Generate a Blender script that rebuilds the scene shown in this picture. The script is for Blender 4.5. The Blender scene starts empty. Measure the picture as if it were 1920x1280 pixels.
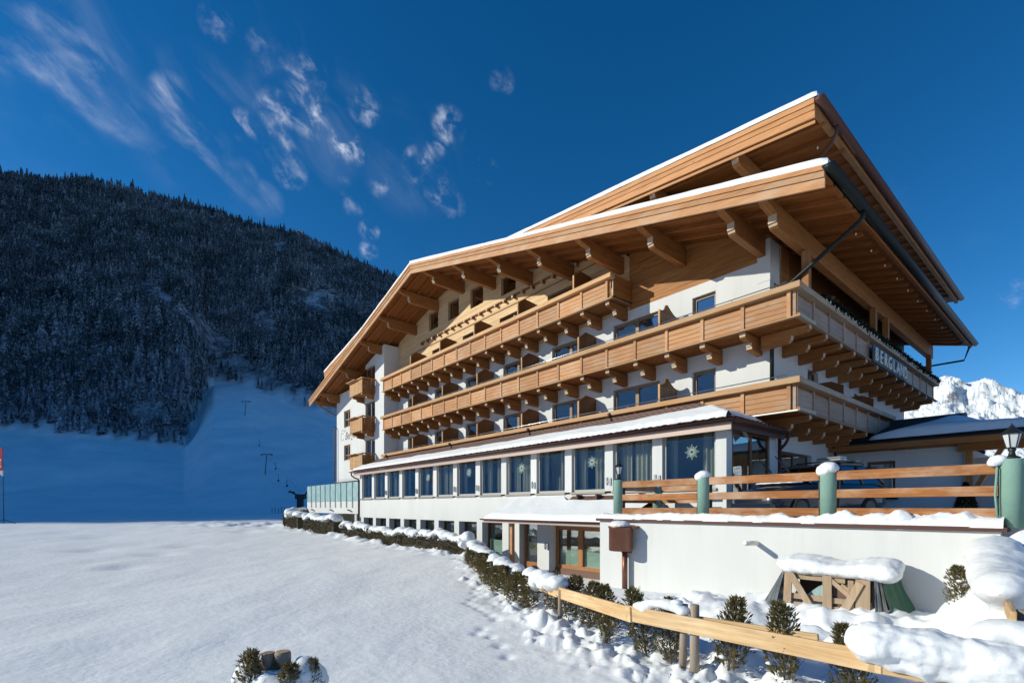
import bpy, bmesh, math, random
import numpy as np
from mathutils import Vector, Matrix
random.seed(7); np.random.seed(7)
R = math.radians
SC = bpy.context.scene
COL = SC.collection

# ------------------------------------------------------------------ camera
F_PX, HORIZON, EYE = 925.0, 950.0, 2.2
TH = R(50.3716)
cam_d = bpy.data.cameras.new('camera'); cam = bpy.data.objects.new('camera', cam_d); COL.objects.link(cam)
cam.location = (0, 0, EYE); cam.rotation_euler = (R(90), 0, TH)
cam_d.sensor_width = 36; cam_d.lens = 36 * F_PX / 1920
cam_d.shift_y = (HORIZON - 640) / 1920
cam_d.clip_start = 0.1; cam_d.clip_end = 20000
SC.camera = cam
SC.render.resolution_x, SC.render.resolution_y = 1024, 682
# compass of the site: FW is the direction the camera looks, RT its right
FW = np.array([-math.sin(TH), math.cos(TH)]); RT = np.array([math.cos(TH), math.sin(TH)])

# ------------------------------------------------------------------ light
SUN_TO = Vector((-0.70, -1.0, 0.52)).normalized()
SUN_EL = math.asin(SUN_TO.z); SUN_AZ = math.atan2(SUN_TO.x, SUN_TO.y)
w = bpy.data.worlds.new('World'); SC.world = w; w.use_nodes = True
nt = w.node_tree; nt.nodes.clear()
def N(t, **kw):
    n = nt.nodes.new(t)
    for k, v in kw.items(): setattr(n, k, v)
    return n
out = N('ShaderNodeOutputWorld'); bg = N('ShaderNodeBackground'); bg.inputs['Strength'].default_value = 0.130
sky = N('ShaderNodeTexSky'); sky.sky_type = 'NISHITA'; sky.sun_disc = False
sky.sun_elevation = SUN_EL; sky.sun_rotation = SUN_AZ; sky.altitude = 2200
sky.air_density = 1.0; sky.dust_density = 0.15; sky.ozone_density = 3.0
gam = N('ShaderNodeHueSaturation'); gam.inputs['Saturation'].default_value = 1.32; gam.inputs['Value'].default_value = 1.0
nt.links.new(sky.outputs[0], gam.inputs['Color'])
# thin high cirrus: a stretched noise gathered into a few drifts
tc = N('ShaderNodeTexCoord')
def vm(op, a, b=None):
    n = N('ShaderNodeVectorMath', operation=op)
    for i, v in enumerate((a, b)):
        if v is None: continue
        if hasattr(v, 'links'): nt.links.new(v, n.inputs[i])
        else: n.inputs[i].default_value = v
    return n
def mm(op, a, b=None, clamp=False):
    n = N('ShaderNodeMath', operation=op); n.use_clamp = clamp
    for i, v in enumerate((a, b)):
        if v is None: continue
        if hasattr(v, 'links'): nt.links.new(v, n.inputs[i])
        else: n.inputs[i].default_value = v
    return n.outputs[0]
def bearing(lat, up):            # unit vector towards a point `lat` right and `up` above one unit ahead
    v = Vector((FW[0] + RT[0] * lat, FW[1] + RT[1] * lat, up)); return v.normalized()
def rng(v, a, b, c=0.0, d=1.0):
    n = N('ShaderNodeMapRange'); n.interpolation_type = 'SMOOTHSTEP'
    nt.links.new(v, n.inputs[0])
    for i, q in enumerate((a, b, c, d)): n.inputs[1 + i].default_value = q
    return n.outputs[0]
streaks = [(-1.02, 1.04, 4.2, .7), (-.98, 1.00, 4.0, .9), (-.93, .94, 3.8, 1.0), (-.87, .88, 3.4, .9), (-.82, .82, 2.6, .6), (-1.05, .96, 3.0, .5), (-.78, .77, 1.8, .3),
           (-.69, .83, 2.0, .8), (-.66, .77, 2.2, .75), (-.61, .72, 2.3, .65), (-.56, .67, 2.2, .5), (-.50, .62, 2.0, .35)]
puffs = [(-.48, .80, 2.0, .9), (-.41, .80, 2.4, .9), (-.47, .73, 1.8, .9), (-.54, .77, 1.6, .6), (-.42, .87, 2.2, .8), (-.34, .735, 1.8, 1.2), (-.315, .715, 1.3, 1.2),
         (-.30, .81, 1.8, .65), (-.13, .77, 2.0, .9), (-.15, .73, 1.4, .6), (-.19, .69, 2.0, .95), (-.15, .65, 2.0, .9), (-.12, .61, 1.6, .6), (-.055, .68, 1.6, .75), (-.45, .68, 1.8, .8),
         (-.29, .56, 1.3, .75), (-.29, .52, 1.2, .7), (-.32, .61, 1.3, .5), (-.27, .65, 1.3, .6), (-.60, .98, 1.5, .5), (-.02, .86, 1.4, .4), (1.02, .43, 1.4, 1.2), (-.50, .92, 1.8, .6), (-.34, .65, 1.0, .5)]
def gather(lst):
    mask = None
    for la, up, rad, amp in lst:
        d = vm('DOT_PRODUCT', tc.outputs['Generated'], bearing(la, up)).outputs['Value']
        m = rng(d, math.cos(R(rad * .92)), math.cos(R(rad * .15)), 0, amp)
        mask = m if mask is None else mm('MAXIMUM', mask, m)
    return mask
def cnoise(scale, along_, across, det, dist, rough=.6):
    # wind axes: along falls to the right, across is square to it
    ax = Vector((RT[0], RT[1], -1.05)).normalized(); ac = Vector((RT[0], RT[1], 1.0)).normalized()
    cx = N('ShaderNodeCombineXYZ')
    for i, (v, k) in enumerate(((ax, along_), (ac, across), (Vector((FW[0], FW[1], 0)), 1.0))): nt.links.new(mm('MULTIPLY', vm('DOT_PRODUCT', tc.outputs['Generated'], v).outputs['Value'], k), cx.inputs[i])
    n = N('ShaderNodeTexNoise'); n.inputs['Scale'].default_value = scale; n.inputs['Detail'].default_value = det
    n.inputs['Roughness'].default_value = rough; n.inputs['Distortion'].default_value = dist
    nt.links.new(cx.outputs[0], n.inputs[0]); return n.outputs['Fac']
c_str = mm('MULTIPLY', rng(cnoise(15, .40, 1.7, 11, .35, .58), .40, .84), rng(cnoise(7, .8, 1.3, 5, .3), .34, .66))
c_puf = mm('MULTIPLY', rng(cnoise(32, .75, 1.25, 11, .35, .60), .42, .80), rng(cnoise(15, .9, 1.1, 5, .2), .34, .64))
cl = mm('ADD', mm('MULTIPLY', mm('MULTIPLY', c_str, gather(streaks)), .85), mm('MULTIPLY', c_puf, gather(puffs)), True)
faint = mm('MULTIPLY', rng(cnoise(4, .6, 1.6, 8, .4), .60, .85), .05)
veil = mm('MULTIPLY', rng(cnoise(9, .5, 1.5, 8, .5, .55), .42, .85), gather([(-.95, .97, 8, .20), (-.62, .75, 7, .20), (-.42, .80, 7, .18), (-.2, .70, 6, .12)]))
faint = mm('ADD', faint, veil)
cl = mm('MULTIPLY', mm('ADD', cl, faint), .90, True)
mix = N('ShaderNodeMix'); mix.data_type = 'RGBA'
nt.links.new(cl, mix.inputs[0]); nt.links.new(gam.outputs[0], mix.inputs[6]); mix.inputs[7].default_value = (6.6, 7.2, 8.2, 1)
nt.links.new(mix.outputs[2], bg.inputs[0]); nt.links.new(bg.outputs[0], out.inputs[0])

sun_d = bpy.data.lights.new('sun', 'SUN'); sun_d.energy = 4.65; sun_d.angle = R(0.53); sun_d.color = (1, .975, .82)
sun = bpy.data.objects.new('sun', sun_d); COL.objects.link(sun)
sun.rotation_euler = (-SUN_TO).to_track_quat('-Z', 'Y').to_euler(); sun.location = (-30, -40, 40)
vs = SC.view_settings; vs.view_transform = 'Standard'; vs.look = 'None'; vs.gamma = 1; vs.use_curve_mapping = False; vs.exposure = 0.0
SC.render.engine = 'CYCLES'; SC.cycles.use_denoising = True
SC.cycles.max_bounces = 8; SC.cycles.diffuse_bounces = 3; SC.cycles.glossy_bounces = 3; SC.cycles.transparent_max_bounces = 12
SC.cycles.transmission_bounces = 4; SC.cycles.caustics_reflective = False; SC.cycles.caustics_refractive = False

# ------------------------------------------------------------------ helpers: materials
MATS = {}
def mat(name):
    m = bpy.data.materials.new(name); m.use_nodes = True; MATS[name] = m
    t = m.node_tree; t.nodes.clear()
    o = t.nodes.new('ShaderNodeOutputMaterial'); b = t.nodes.new('ShaderNodeBsdfPrincipled')
    t.links.new(b.outputs[0], o.inputs[0]); return m, t, b, o
def nd(t, typ, ins=None, **kw):
    n = t.nodes.new(typ)
    for k, v in kw.items(): setattr(n, k, v)
    for k, v in (ins or {}).items():
        if hasattr(v, 'links'): t.links.new(v, n.inputs[k])
        else: n.inputs[k].default_value = v
    return n
def pos(t, scale=(1, 1, 1), rot=(0, 0, 0), local=False):
    g = t.nodes.new('ShaderNodeTexCoord').outputs['Object'] if local else t.nodes.new('ShaderNodeNewGeometry').outputs['Position']
    return nd(t, 'ShaderNodeMapping', {0: g, 'Scale': scale, 'Rotation': rot}).outputs[0]
def noise(t, v, scale, det=4, rough=.55, dist=0.0):
    return nd(t, 'ShaderNodeTexNoise', {'Vector': v, 'Scale': scale, 'Detail': det, 'Roughness': rough, 'Distortion': dist}).outputs['Fac']
def ramp(t, fac, stops):
    n = t.nodes.new('ShaderNodeValToRGB'); t.links.new(fac, n.inputs[0]); e = n.color_ramp.elements
    while len(e) < len(stops): e.new(.5)
    for i, (p, c) in enumerate(stops): e[i].position = p; e[i].color = (*c, 1) if len(c) == 3 else c
    return n.outputs[0]
def mixc(t, fac, a, b, mode='MIX'):
    n = nd(t, 'ShaderNodeMix', data_type='RGBA', blend_type=mode)
    for i, v in ((0, fac), (6, a), (7, b)):
        if hasattr(v, 'links'): t.links.new(v, n.inputs[i])
        else: n.inputs[i].default_value = v if i == 0 else (*v, 1)
    return n.outputs[2]
def mth(t, op, a, b=None, clamp=False):
    n = nd(t, 'ShaderNodeMath', operation=op); n.use_clamp = clamp
    for i, v in enumerate((a, b)):
        if v is None: continue
        if hasattr(v, 'links'): t.links.new(v, n.inputs[i])
        else: n.inputs[i].default_value = v
    return n.outputs[0]
def bump(t, b, h, strength, dist=.02):
    n = nd(t, 'ShaderNodeBump', {'Height': h, 'Strength': strength, 'Distance': dist}); t.links.new(n.outputs[0], b.inputs['Normal'])
def rand_tint(t, col, lo=.82, hi=1.14):
    oi = t.nodes.new('ShaderNodeObjectInfo').outputs['Random']
    r = nd(t, 'ShaderNodeMapRange', {0: oi, 3: lo, 4: hi}).outputs[0]
    return nd(t, 'ShaderNodeVectorMath', {0: col, 3: r}, operation='SCALE').outputs[0]

def wood(name, dark, light, axis, rough=.62, weather=None, s=1.0, lo=.84, hi=1.12, local=False, kn_=.075, endg=False):
    m, t, b, o = mat(name)
    st = [14 * s] * 3; st[axis] = .9 * s
    st2 = [40 * s] * 3; st2[axis] = 1.5 * s
    g1 = noise(t, pos(t, st, local=local), 1.0, 6, .6, .8); g2 = noise(t, pos(t, st2, local=local), 1.0, 3, .6)
    c = ramp(t, g1, [(.28, dark), (.5, tuple((a + q) / 2 for a, q in zip(dark, light))), (.72, light)])
    k = nd(t, 'ShaderNodeTexVoronoi', {'Vector': pos(t, [3.2 if i != axis else 1.1 for i in range(3)], local=local), 'Scale': 1.0}).outputs['Distance']
    kn = ramp(t, k, [(kn_ * .4, (0, 0, 0)), (kn_, (1, 1, 1))])
    c = mixc(t, mth(t, 'MULTIPLY', mth(t, 'SUBTRACT', 1.0, kn), .7), c, tuple(q * .35 for q in dark))
    c = mixc(t, mth(t, 'MULTIPLY', g2, .30), c, tuple(q * .6 for q in dark))
    if weather:
        wv = ramp(t, noise(t, pos(t, (.8, .8, 1.6), local=local), 1.0, 5, .65), [(.45, (0, 0, 0)), (.72, (1, 1, 1))])
        c = mixc(t, mth(t, 'MULTIPLY', wv, weather[1]), c, weather[0])
    c = rand_tint(t, c, lo, hi)
    if endg:          # weathered end grain
        nn = nd(t, 'ShaderNodeSeparateXYZ', {0: t.nodes.new('ShaderNodeNewGeometry').outputs['Normal']}).outputs[axis]
        c = mixc(t, ramp(t, mth(t, 'ABSOLUTE', nn), [(.70, (0, 0, 0)), (.85, (1, 1, 1))]), c, mixc(t, g2, (.34, .25, .165), (.62, .52, .40)))
    t.links.new(c, b.inputs['Base Color']); b.inputs['Roughness'].default_value = rough
    b.inputs['Specular IOR Level'].default_value = .25
    bump(t, b, mth(t, 'ADD', g1, mth(t, 'MULTIPLY', g2, .6)), .35, .006); return m
LD, LL = (.225, .078, .019), (.45, .188, .054)
WX = wood('larch_x', LD, LL, 0, weather=((.40, .25, .13), .4), endg=True, kn_=.10); WY = wood('larch_y', LD, LL, 1, weather=((.34, .18, .08), .3), endg=True, kn_=.11); WZ = wood('larch_z', LD, LL, 2, weather=((.38, .27, .17), .4))
PX_ = wood('larch_pale', (.38, .165, .066), (.61, .32, .145), 0, weather=((.50, .35, .23), .75), kn_=.10, lo=.74, hi=1.14)
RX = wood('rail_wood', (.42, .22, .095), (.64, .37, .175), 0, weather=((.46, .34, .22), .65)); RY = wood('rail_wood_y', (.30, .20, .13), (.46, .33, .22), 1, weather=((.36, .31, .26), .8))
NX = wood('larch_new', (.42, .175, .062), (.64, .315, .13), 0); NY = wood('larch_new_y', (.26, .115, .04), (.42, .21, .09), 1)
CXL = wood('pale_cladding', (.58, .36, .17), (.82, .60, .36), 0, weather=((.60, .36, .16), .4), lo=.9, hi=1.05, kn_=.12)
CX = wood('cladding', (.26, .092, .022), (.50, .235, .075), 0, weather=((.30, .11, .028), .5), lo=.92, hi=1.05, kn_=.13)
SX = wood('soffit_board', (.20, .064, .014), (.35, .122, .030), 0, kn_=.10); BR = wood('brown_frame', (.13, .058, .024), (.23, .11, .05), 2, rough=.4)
OR = wood('stained_rail', (.22, .075, .022), (.47, .185, .050), 0, weather=((.60, .44, .32), .75), s=1.6, kn_=.12)
LU = wood('sawn_lumber', (.48, .27, .115), (.80, .57, .31), 0, s=1.3, lo=.95, hi=1.06, weather=((.84, .68, .46), .45), local=True, kn_=.13)
GW = wood('grey_timber', (.22, .165, .12), (.40, .32, .245), 2, weather=((.30, .27, .24), .8), s=1.4)
PAL = wood('pallet_wood', (.30, .20, .12), (.52, .38, .25), 2, weather=((.35, .30, .25), .6), s=1.2)
DV = wood('divider_wood', (.17, .062, .018), (.27, .105, .030), 2, rough=.5)

def plain(name, col, rough=.5, metal=0.0, var=.15, vs_=6.0, bmp=.0, spec=.5):
    m, t, b, o = mat(name)
    n = noise(t, pos(t, local=True), vs_, 5, .6)
    c = mixc(t, n, tuple(q * (1 - var) for q in col), tuple(min(1, q * (1 + var)) for q in col))
    t.links.new(c, b.inputs['Base Color']); b.inputs['Roughness'].default_value = rough; b.inputs['Metallic'].default_value = metal
    b.inputs['Specular IOR Level'].default_value = spec
    if bmp: bump(t, b, noise(t, pos(t, local=True), vs_ * 8, 4, .6), bmp, .01)
    return m
def plaster(name, col=(.65, .65, .645)):
    m, t, b, o = mat(name)
    big = noise(t, pos(t, (.5, .5, .18)), 1.0, 5, .6); st = noise(t, pos(t, (3, 3, .25)), 1.0, 4, .6)
    c = mixc(t, ramp(t, big, [(.35, (0, 0, 0)), (.75, (1, 1, 1))]), col, tuple(q * .89 for q in col))
    c = mixc(t, mth(t, 'MULTIPLY', ramp(t, st, [(.52, (0, 0, 0)), (.8, (1, 1, 1))]), .45), c, tuple(q * .80 for q in col))
    t.links.new(c, b.inputs['Base Color']); b.inputs['Roughness'].default_value = .85; b.inputs['Specular IOR Level'].default_value = .15
    bump(t, b, mth(t, 'ADD', noise(t, pos(t), 60, 5, .7), mth(t, 'MULTIPLY', noise(t, pos(t), 5, 3), .6)), .28, .006); return m
WH = plaster('white_plaster'); WG = plaster('grey_plaster', (.55, .54, .55))
def snowmat(name, fine=.35, sc=1.0, col=(.87, .885, .905)):
    m, t, b, o = mat(name)
    n = noise(t, pos(t), 1.3, 5, .6)
    t.links.new(mixc(t, n, col, tuple(q * .955 for q in col)), b.inputs['Base Color'])
    b.inputs['Roughness'].default_value = .55; b.inputs['Specular IOR Level'].default_value = .22
    h = mth(t, 'ADD', mth(t, 'MULTIPLY', noise(t, pos(t), 7 * sc, 4, .55), .8), mth(t, 'MULTIPLY', noise(t, pos(t), 120 * sc, 3, .8), .16))
    bump(t, b, h, fine, .045); return m
SN = snowmat('snow', .55, 1.0, (.79, .805, .825)); SNR = snowmat('roof_snow', .5, .8, (.82, .835, .855))
def glass(name, refl=.55, tint=(.55, .62, .64)):
    m, t, b, o = mat(name); t.nodes.remove(b)
    fr = mth(t, 'POWER', nd(t, 'ShaderNodeLayerWeight', {'Blend': .5}).outputs['Facing'], 3.5)
    fac = nd(t, 'ShaderNodeMapRange', {0: fr, 3: refl, 4: 1.0}).outputs[0]
    wob = nd(t, 'ShaderNodeBump', {'Height': noise(t, pos(t), .7, 2), 'Strength': .05, 'Distance': .05}).outputs[0]
    g = nd(t, 'ShaderNodeBsdfGlossy', {'Color': (.86, .9, .93, 1), 'Roughness': .015, 'Normal': wob}).outputs[0]
    tr = nd(t, 'ShaderNodeBsdfTransparent', {'Color': (*tint, 1)}).outputs[0]
    mx = nd(t, 'ShaderNodeMixShader', {0: fac, 1: tr, 2: g}).outputs[0]; t.links.new(mx, o.inputs[0]); return m
GL = glass('window_glass', .30, (.70, .75, .76)); GLW = glass('yard_glass', .14, (.84, .88, .86)); GC = glass('conservatory_glass', .16, (.86, .90, .88)); GCAR = glass('car_glass', .15, (.10, .12, .13))
def frosted():
    m, t, b, o = mat('frosted_glass')
    n = ramp(t, noise(t, pos(t, (2.2, 2.2, 1.6)), 2.0, 6, .7), [(.45, (.42, .62, .62)), (.62, (.68, .80, .80))])
    t.links.new(n, b.inputs['Base Color']); b.inputs['Roughness'].default_value = .25
    tl = nd(t, 'ShaderNodeBsdfTranslucent', {'Color': (.50, .72, .74, 1)}).outputs[0]
    t.links.new(nd(t, 'ShaderNodeMixShader', {0: .4, 1: b.outputs[0], 2: tl}).outputs[0], o.inputs[0]); return m
FG = frosted()
GUT = plain('gutter_brown', (.085, .036, .028), .5, .0, spec=.3); GUD = plain('gutter_dark', (.010, .014, .014), .5, .0, spec=.25); TILE = plain('roof_tile', (.115, .055, .042), .6, 0, .3, 3)
STEEL = plain('steel', (.45, .46, .47), .3, .9); DKM = plain('dark_metal', (.02, .022, .025), .45, .4); COPP = plain('copper', (.20, .085, .055), .42, .55, .35, 5)
GREEN = plain('green_concrete', (.20, .33, .275), .8, 0, .16, 4, .35, .2); PINK = plain('fascia_metal', (.42, .31, .27), .5, .1); SILL = plain('sill_metal', (.30, .26, .22), .4, .3)
BLK = plain('black_felt_roof', (.018, .020, .024), .75); INT = plain('room_wall', (.42, .38, .32), .8); INTF = plain('room_floor', (.34, .24, .15), .5); CURT = plain('curtain', (.58, .54, .45), .9); CURG = plain('curtain_green', (.30, .34, .16), .9)
LET = plain('letter_white', (.78, .76, .68), .5); LETD = plain('script_paint', (.16, .10, .08), .7); LETG = plain('letter_grey', (.22, .23, .25), .4, .5)
STAR = plain('straw_star', (.46, .60, .57), .7); BLIND = plain('pleated_blind', (.52, .70, .60), .8, 0, .06); LAMPG = plain('lantern_glass', (.55, .57, .58), .25)
TARP = plain('grey_tarp', (.07, .085, .10), .5, 0, .3, 4, .3); TARPG = plain('green_tarp', (.008, .075, .036), .45, 0, .3, 5, .3); BOX = plain('brown_board', (.14, .075, .06), .7)
LIFT = plain('lift_steel_hazed', (.035, .042, .055), .6); RUB = plain('rubber', (.015, .015, .016), .8); RED = plain('banner_red', (.62, .03, .045), .6); ALU = plain('alloy', (.06, .062, .066), .4, .6)  # the lift's steel has distance haze mixed in as a lighter blue-grey
def carpaint():
    m, t, b, o = mat('car_paint'); b.inputs['Base Color'].default_value = (.012, .018, .035, 1); b.inputs['Metallic'].default_value = .4
    b.inputs['Roughness'].default_value = .32; b.inputs['Coat Weight'].default_value = .8; b.inputs['Coat Roughness'].default_value = .05; return m
CARP = carpaint()
def leafmat(name, a, b_, snowy=.0, snowcol=(.80, .83, .88)):
    m, t, b, o = mat(name)
    n = noise(t, pos(t), 7.0, 4, .6); f = noise(t, pos(t), 60, 2)
    c = mixc(t, ramp(t, n, [(.35, (0, 0, 0)), (.65, (1, 1, 1))]), a, b_); c = mixc(t, mth(t, 'MULTIPLY', f, .4), c, tuple(q * .5 for q in a))
    t.links.new(c, b.inputs['Base Color']); b.inputs['Roughness'].default_value = .65; b.inputs['Specular IOR Level'].default_value = .2
    tl = nd(t, 'ShaderNodeBsdfTranslucent', {'Color': (*[min(1, q * 1.5) for q in b_], 1)}).outputs[0]
    t.links.new(nd(t, 'ShaderNodeMixShader', {0: .22, 1: b.outputs[0], 2: tl}).outputs[0], o.inputs[0]); return m
THU = leafmat('thuja_leaf', (.085, .082, .030), (.185, .145, .062)); HDG = leafmat('hedge_leaf', (.034, .034, .016), (.075, .062, .030)); BARK = plain('bark', (.10, .07, .045), .9, 0, .3, 12, .5)
GARL = leafmat('garland_leaf', (.010, .016, .010), (.02, .03, .016)); CORE = plain('hedge_twigs', (.045, .034, .02), .95, 0, .4, 14, .5)
def sprucemat():
    m, t, b, o = mat('spruce_snowy')
    g = t.nodes.new('ShaderNodeNewGeometry'); nz = nd(t, 'ShaderNodeSeparateXYZ', {0: g.outputs['Normal']}).outputs[2]
    az = mth(t, 'ABSOLUTE', nz)
    n = noise(t, pos(t), .55, 5, .75); big = noise(t, pos(t), .012, 3, .6)
    base = mixc(t, ramp(t, big, [(.35, (0, 0, 0)), (.65, (1, 1, 1))]), (.018, .034, .040), (.036, .047, .058))
    s = mth(t, 'ADD', mth(t, 'MULTIPLY', n, 1.0), mth(t, 'MULTIPLY', az, .38)); s = mth(t, 'ADD', s, mth(t, 'MULTIPLY', mth(t, 'SUBTRACT', noise(t, pos(t), .03, 4, .65), .34), .46))
    s = ramp(t, s, [(.64, (0, 0, 0)), (.94, (.95, .95, .95))])
    t.links.new(mixc(t, s, base, (.52, .61, .72)), b.inputs['Base Color']); b.inputs['Roughness'].default_value = .85; b.inputs['Specular IOR Level'].default_value = .1  # blue cast in the needles and frost stands in for haze
    return m
SPR = sprucemat()

# ------------------------------------------------------------------ helpers: geometry
class MB:
    def __init__(s): s.v = []; s.f = []
    def add(s, v, f):
        n = len(s.v); s.v += [tuple(p) for p in v]; s.f += [tuple(i + n for i in q) for q in f]; return s
    def box(s, x0, x1, y0, y1, z0, z1):
        return s.add([(x, y, z) for z in (z0, z1) for y in (y0, y1) for x in (x0, x1)],
                     [(0, 2, 3, 1), (4, 5, 7, 6), (0, 1, 5, 4), (2, 6, 7, 3), (0, 4, 6, 2), (1, 3, 7, 5)])
    def obox(s, c, ax, ay, az):                 # centre and three half-axes
        c, ax, ay, az = map(Vector, (c, ax, ay, az))
        return s.add([c + ax * i + ay * j + az * k for k in (-1, 1) for j in (-1, 1) for i in (-1, 1)],
                     [(0, 2, 3, 1), (4, 5, 7, 6), (0, 1, 5, 4), (2, 6, 7, 3), (0, 4, 6, 2), (1, 3, 7, 5)])
    def beam(s, a, b, wd, h, up=(0, 0, 1)):     # board from a to b, width wd sideways, height h along up
        a, b = Vector(a), Vector(b); d = (b - a); u = Vector(up); sd = d.cross(u).normalized(); u = sd.cross(d).normalized()
        return s.obox((a + b) / 2, d / 2, sd * wd / 2, u * h / 2)
    def prism(s, poly, axis, a0, a1):           # 2D polygon in the two other axes, extruded along axis
        n = len(poly)
        def p3(q, a): l = list(q); l.insert(axis, a); return tuple(l)
        v = [p3(q, a0) for q in poly] + [p3(q, a1) for q in poly]
        return s.add(v, [tuple(range(n))[::-1], tuple(range(n, 2 * n))] + [(i, (i + 1) % n, n + (i + 1) % n, n + i) for i in range(n)])
    def tube(s, pts, r, n=8, cap=True):
        pts = [Vector(p) for p in pts]; rs = r if isinstance(r, (list, tuple)) else [r] * len(pts); rings = []; u = None
        for i, p in enumerate(pts):
            d = (pts[min(i + 1, len(pts) - 1)] - pts[max(i - 1, 0)]).normalized()
            if u is None: u = d.orthogonal().normalized()
            u = (u - d * u.dot(d)).normalized(); v = d.cross(u)
            rings.append([p + (u * math.cos(2 * math.pi * k / n) + v * math.sin(2 * math.pi * k / n)) * rs[i] for k in range(n)])
        b = [q for rg in rings for q in rg]
        f = [(i * n + k, i * n + (k + 1) % n, (i + 1) * n + (k + 1) % n, (i + 1) * n + k) for i in range(len(pts) - 1) for k in range(n)]
        if cap: f += [tuple(range(n))[::-1], tuple(range((len(pts) - 1) * n, len(pts) * n))]
        return s.add(b, f)
    def lathe(s, prof, c=(0, 0, 0), n=16):      # (r, z) pairs round the vertical through c
        v = [(c[0] + r * math.cos(2 * math.pi * k / n), c[1] + r * math.sin(2 * math.pi * k / n), c[2] + z) for r, z in prof for k in range(n)]
        f = [(i * n + k, i * n + (k + 1) % n, (i + 1) * n + (k + 1) % n, (i + 1) * n + k) for i in range(len(prof) - 1) for k in range(n)]
        return s.add(v, f + [tuple(range(n))[::-1], tuple(range((len(prof) - 1) * n, len(prof) * n))])
    def half_gutter(s, a, b, r, n=8):           # open half-round channel
        a, b = Vector(a), Vector(b); d = (b - a).normalized(); sd = d.cross(Vector((0, 0, 1))).normalized()
        ang = [math.pi + math.pi * k / n for k in range(n + 1)]
        def ring(p, q): return [p + sd * math.cos(t) * q + Vector((0, 0, 1)) * math.sin(t) * q for t in ang]
        o = [ring(a, r), ring(b, r), ring(a, r * .88), ring(b, r * .88)]; m = n + 1
        v = [p for g in o for p in g]; f = []
        for k in range(n): f += [(k, k + 1, m + k + 1, m + k), (2 * m + k, 3 * m + k, 3 * m + k + 1, 2 * m + k + 1)]
        f += [(0, m, 3 * m, 2 * m), (n, 2 * m + n, 3 * m + n, m + n), tuple(range(m))[::-1], tuple(range(m, 2 * m))]
        return s.add(v, f)
    def mesh(s, name, m, smooth=False):
        me = bpy.data.meshes.new(name); me.from_pydata(s.v, [], s.f)
        if m: me.materials.append(m)
        if smooth: me.polygons.foreach_set('use_smooth', [True] * len(me.polygons))
        bm = bmesh.new(); bm.from_mesh(me); bmesh.ops.recalc_face_normals(bm, faces=bm.faces); bm.to_mesh(me); bm.free()
        me.update(); return me
def put(name, me, parent=None, loc=(0, 0, 0), rot=(0, 0, 0), bevel=0):
    o = bpy.data.objects.new(name, me); COL.objects.link(o); o.location = loc; o.rotation_euler = rot
    if parent is not None:
        o.parent = parent
        if not parent.get('_local'): o.matrix_parent_inverse = Matrix.Translation(-parent.location)
    if bevel:
        b = o.modifiers.new('bevel', 'BEVEL'); b.width = bevel; b.segments = 2; b.limit_method = 'ANGLE'
    return o
def mk(name, mb, m, parent=None, smooth=False, bevel=0, loc=(0, 0, 0), rot=(0, 0, 0)):
    return put(name, mb.mesh(name, m, smooth), parent, loc, rot, bevel)
def tag(o, label=None, cat=None, group=None, kind=None):
    for k, v in (('label', label), ('category', cat), ('group', group), ('kind', kind)):
        if v: o[k] = v
    return o
def root(name, loc, label, cat, group=None, rot=0, local=False):
    o = bpy.data.objects.new(name, None); COL.objects.link(o); o.location = loc; o.rotation_euler = (0, 0, rot); o.empty_display_size = .3
    if local: o['_local'] = 1
    return tag(o, label, cat, group)
# numpy value noise
def _h(ix, iy, s):
    n = (ix.astype(np.int64) * 374761393 + iy.astype(np.int64) * 668265263 + s * 974634777) & 0x7fffffff
    n = ((n ^ (n >> 13)) * 1274126177) & 0x7fffffff
    return ((n ^ (n >> 16)) & 0xffff) / 65535.0
def vn(x, y, s=0):
    x = np.asarray(x, float); y = np.asarray(y, float)
    ix = np.floor(x); iy = np.floor(y); fx = x - ix; fy = y - iy; fx = fx * fx * (3 - 2 * fx); fy = fy * fy * (3 - 2 * fy)
    a = _h(ix, iy, s); b = _h(ix + 1, iy, s); c = _h(ix, iy + 1, s); d = _h(ix + 1, iy + 1, s)
    return (a + (b - a) * fx) * (1 - fy) + (c + (d - c) * fx) * fy
def fbm(x, y, o=4, s=0, g=.5):
    v = 0; a = 1; n = 0
    for i in range(o): v = v + a * vn(x * 2 ** i + 13.7 * i, y * 2 ** i - 7.1 * i, s + i); n += a; a *= g
    return v / n
def ss(a, b, x):
    t = np.clip((np.asarray(x, float) - a) / (b - a), 0, 1); return t * t * (3 - 2 * t)
_IC = {}
def ico(sub):
    if sub not in _IC:
        bm = bmesh.new(); bmesh.ops.create_icosphere(bm, subdivisions=sub, radius=1)
        _IC[sub] = ([v.co.copy() for v in bm.verts], [tuple(v.index for v in f.verts) for f in bm.faces]); bm.free()
    return _IC[sub]
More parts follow.
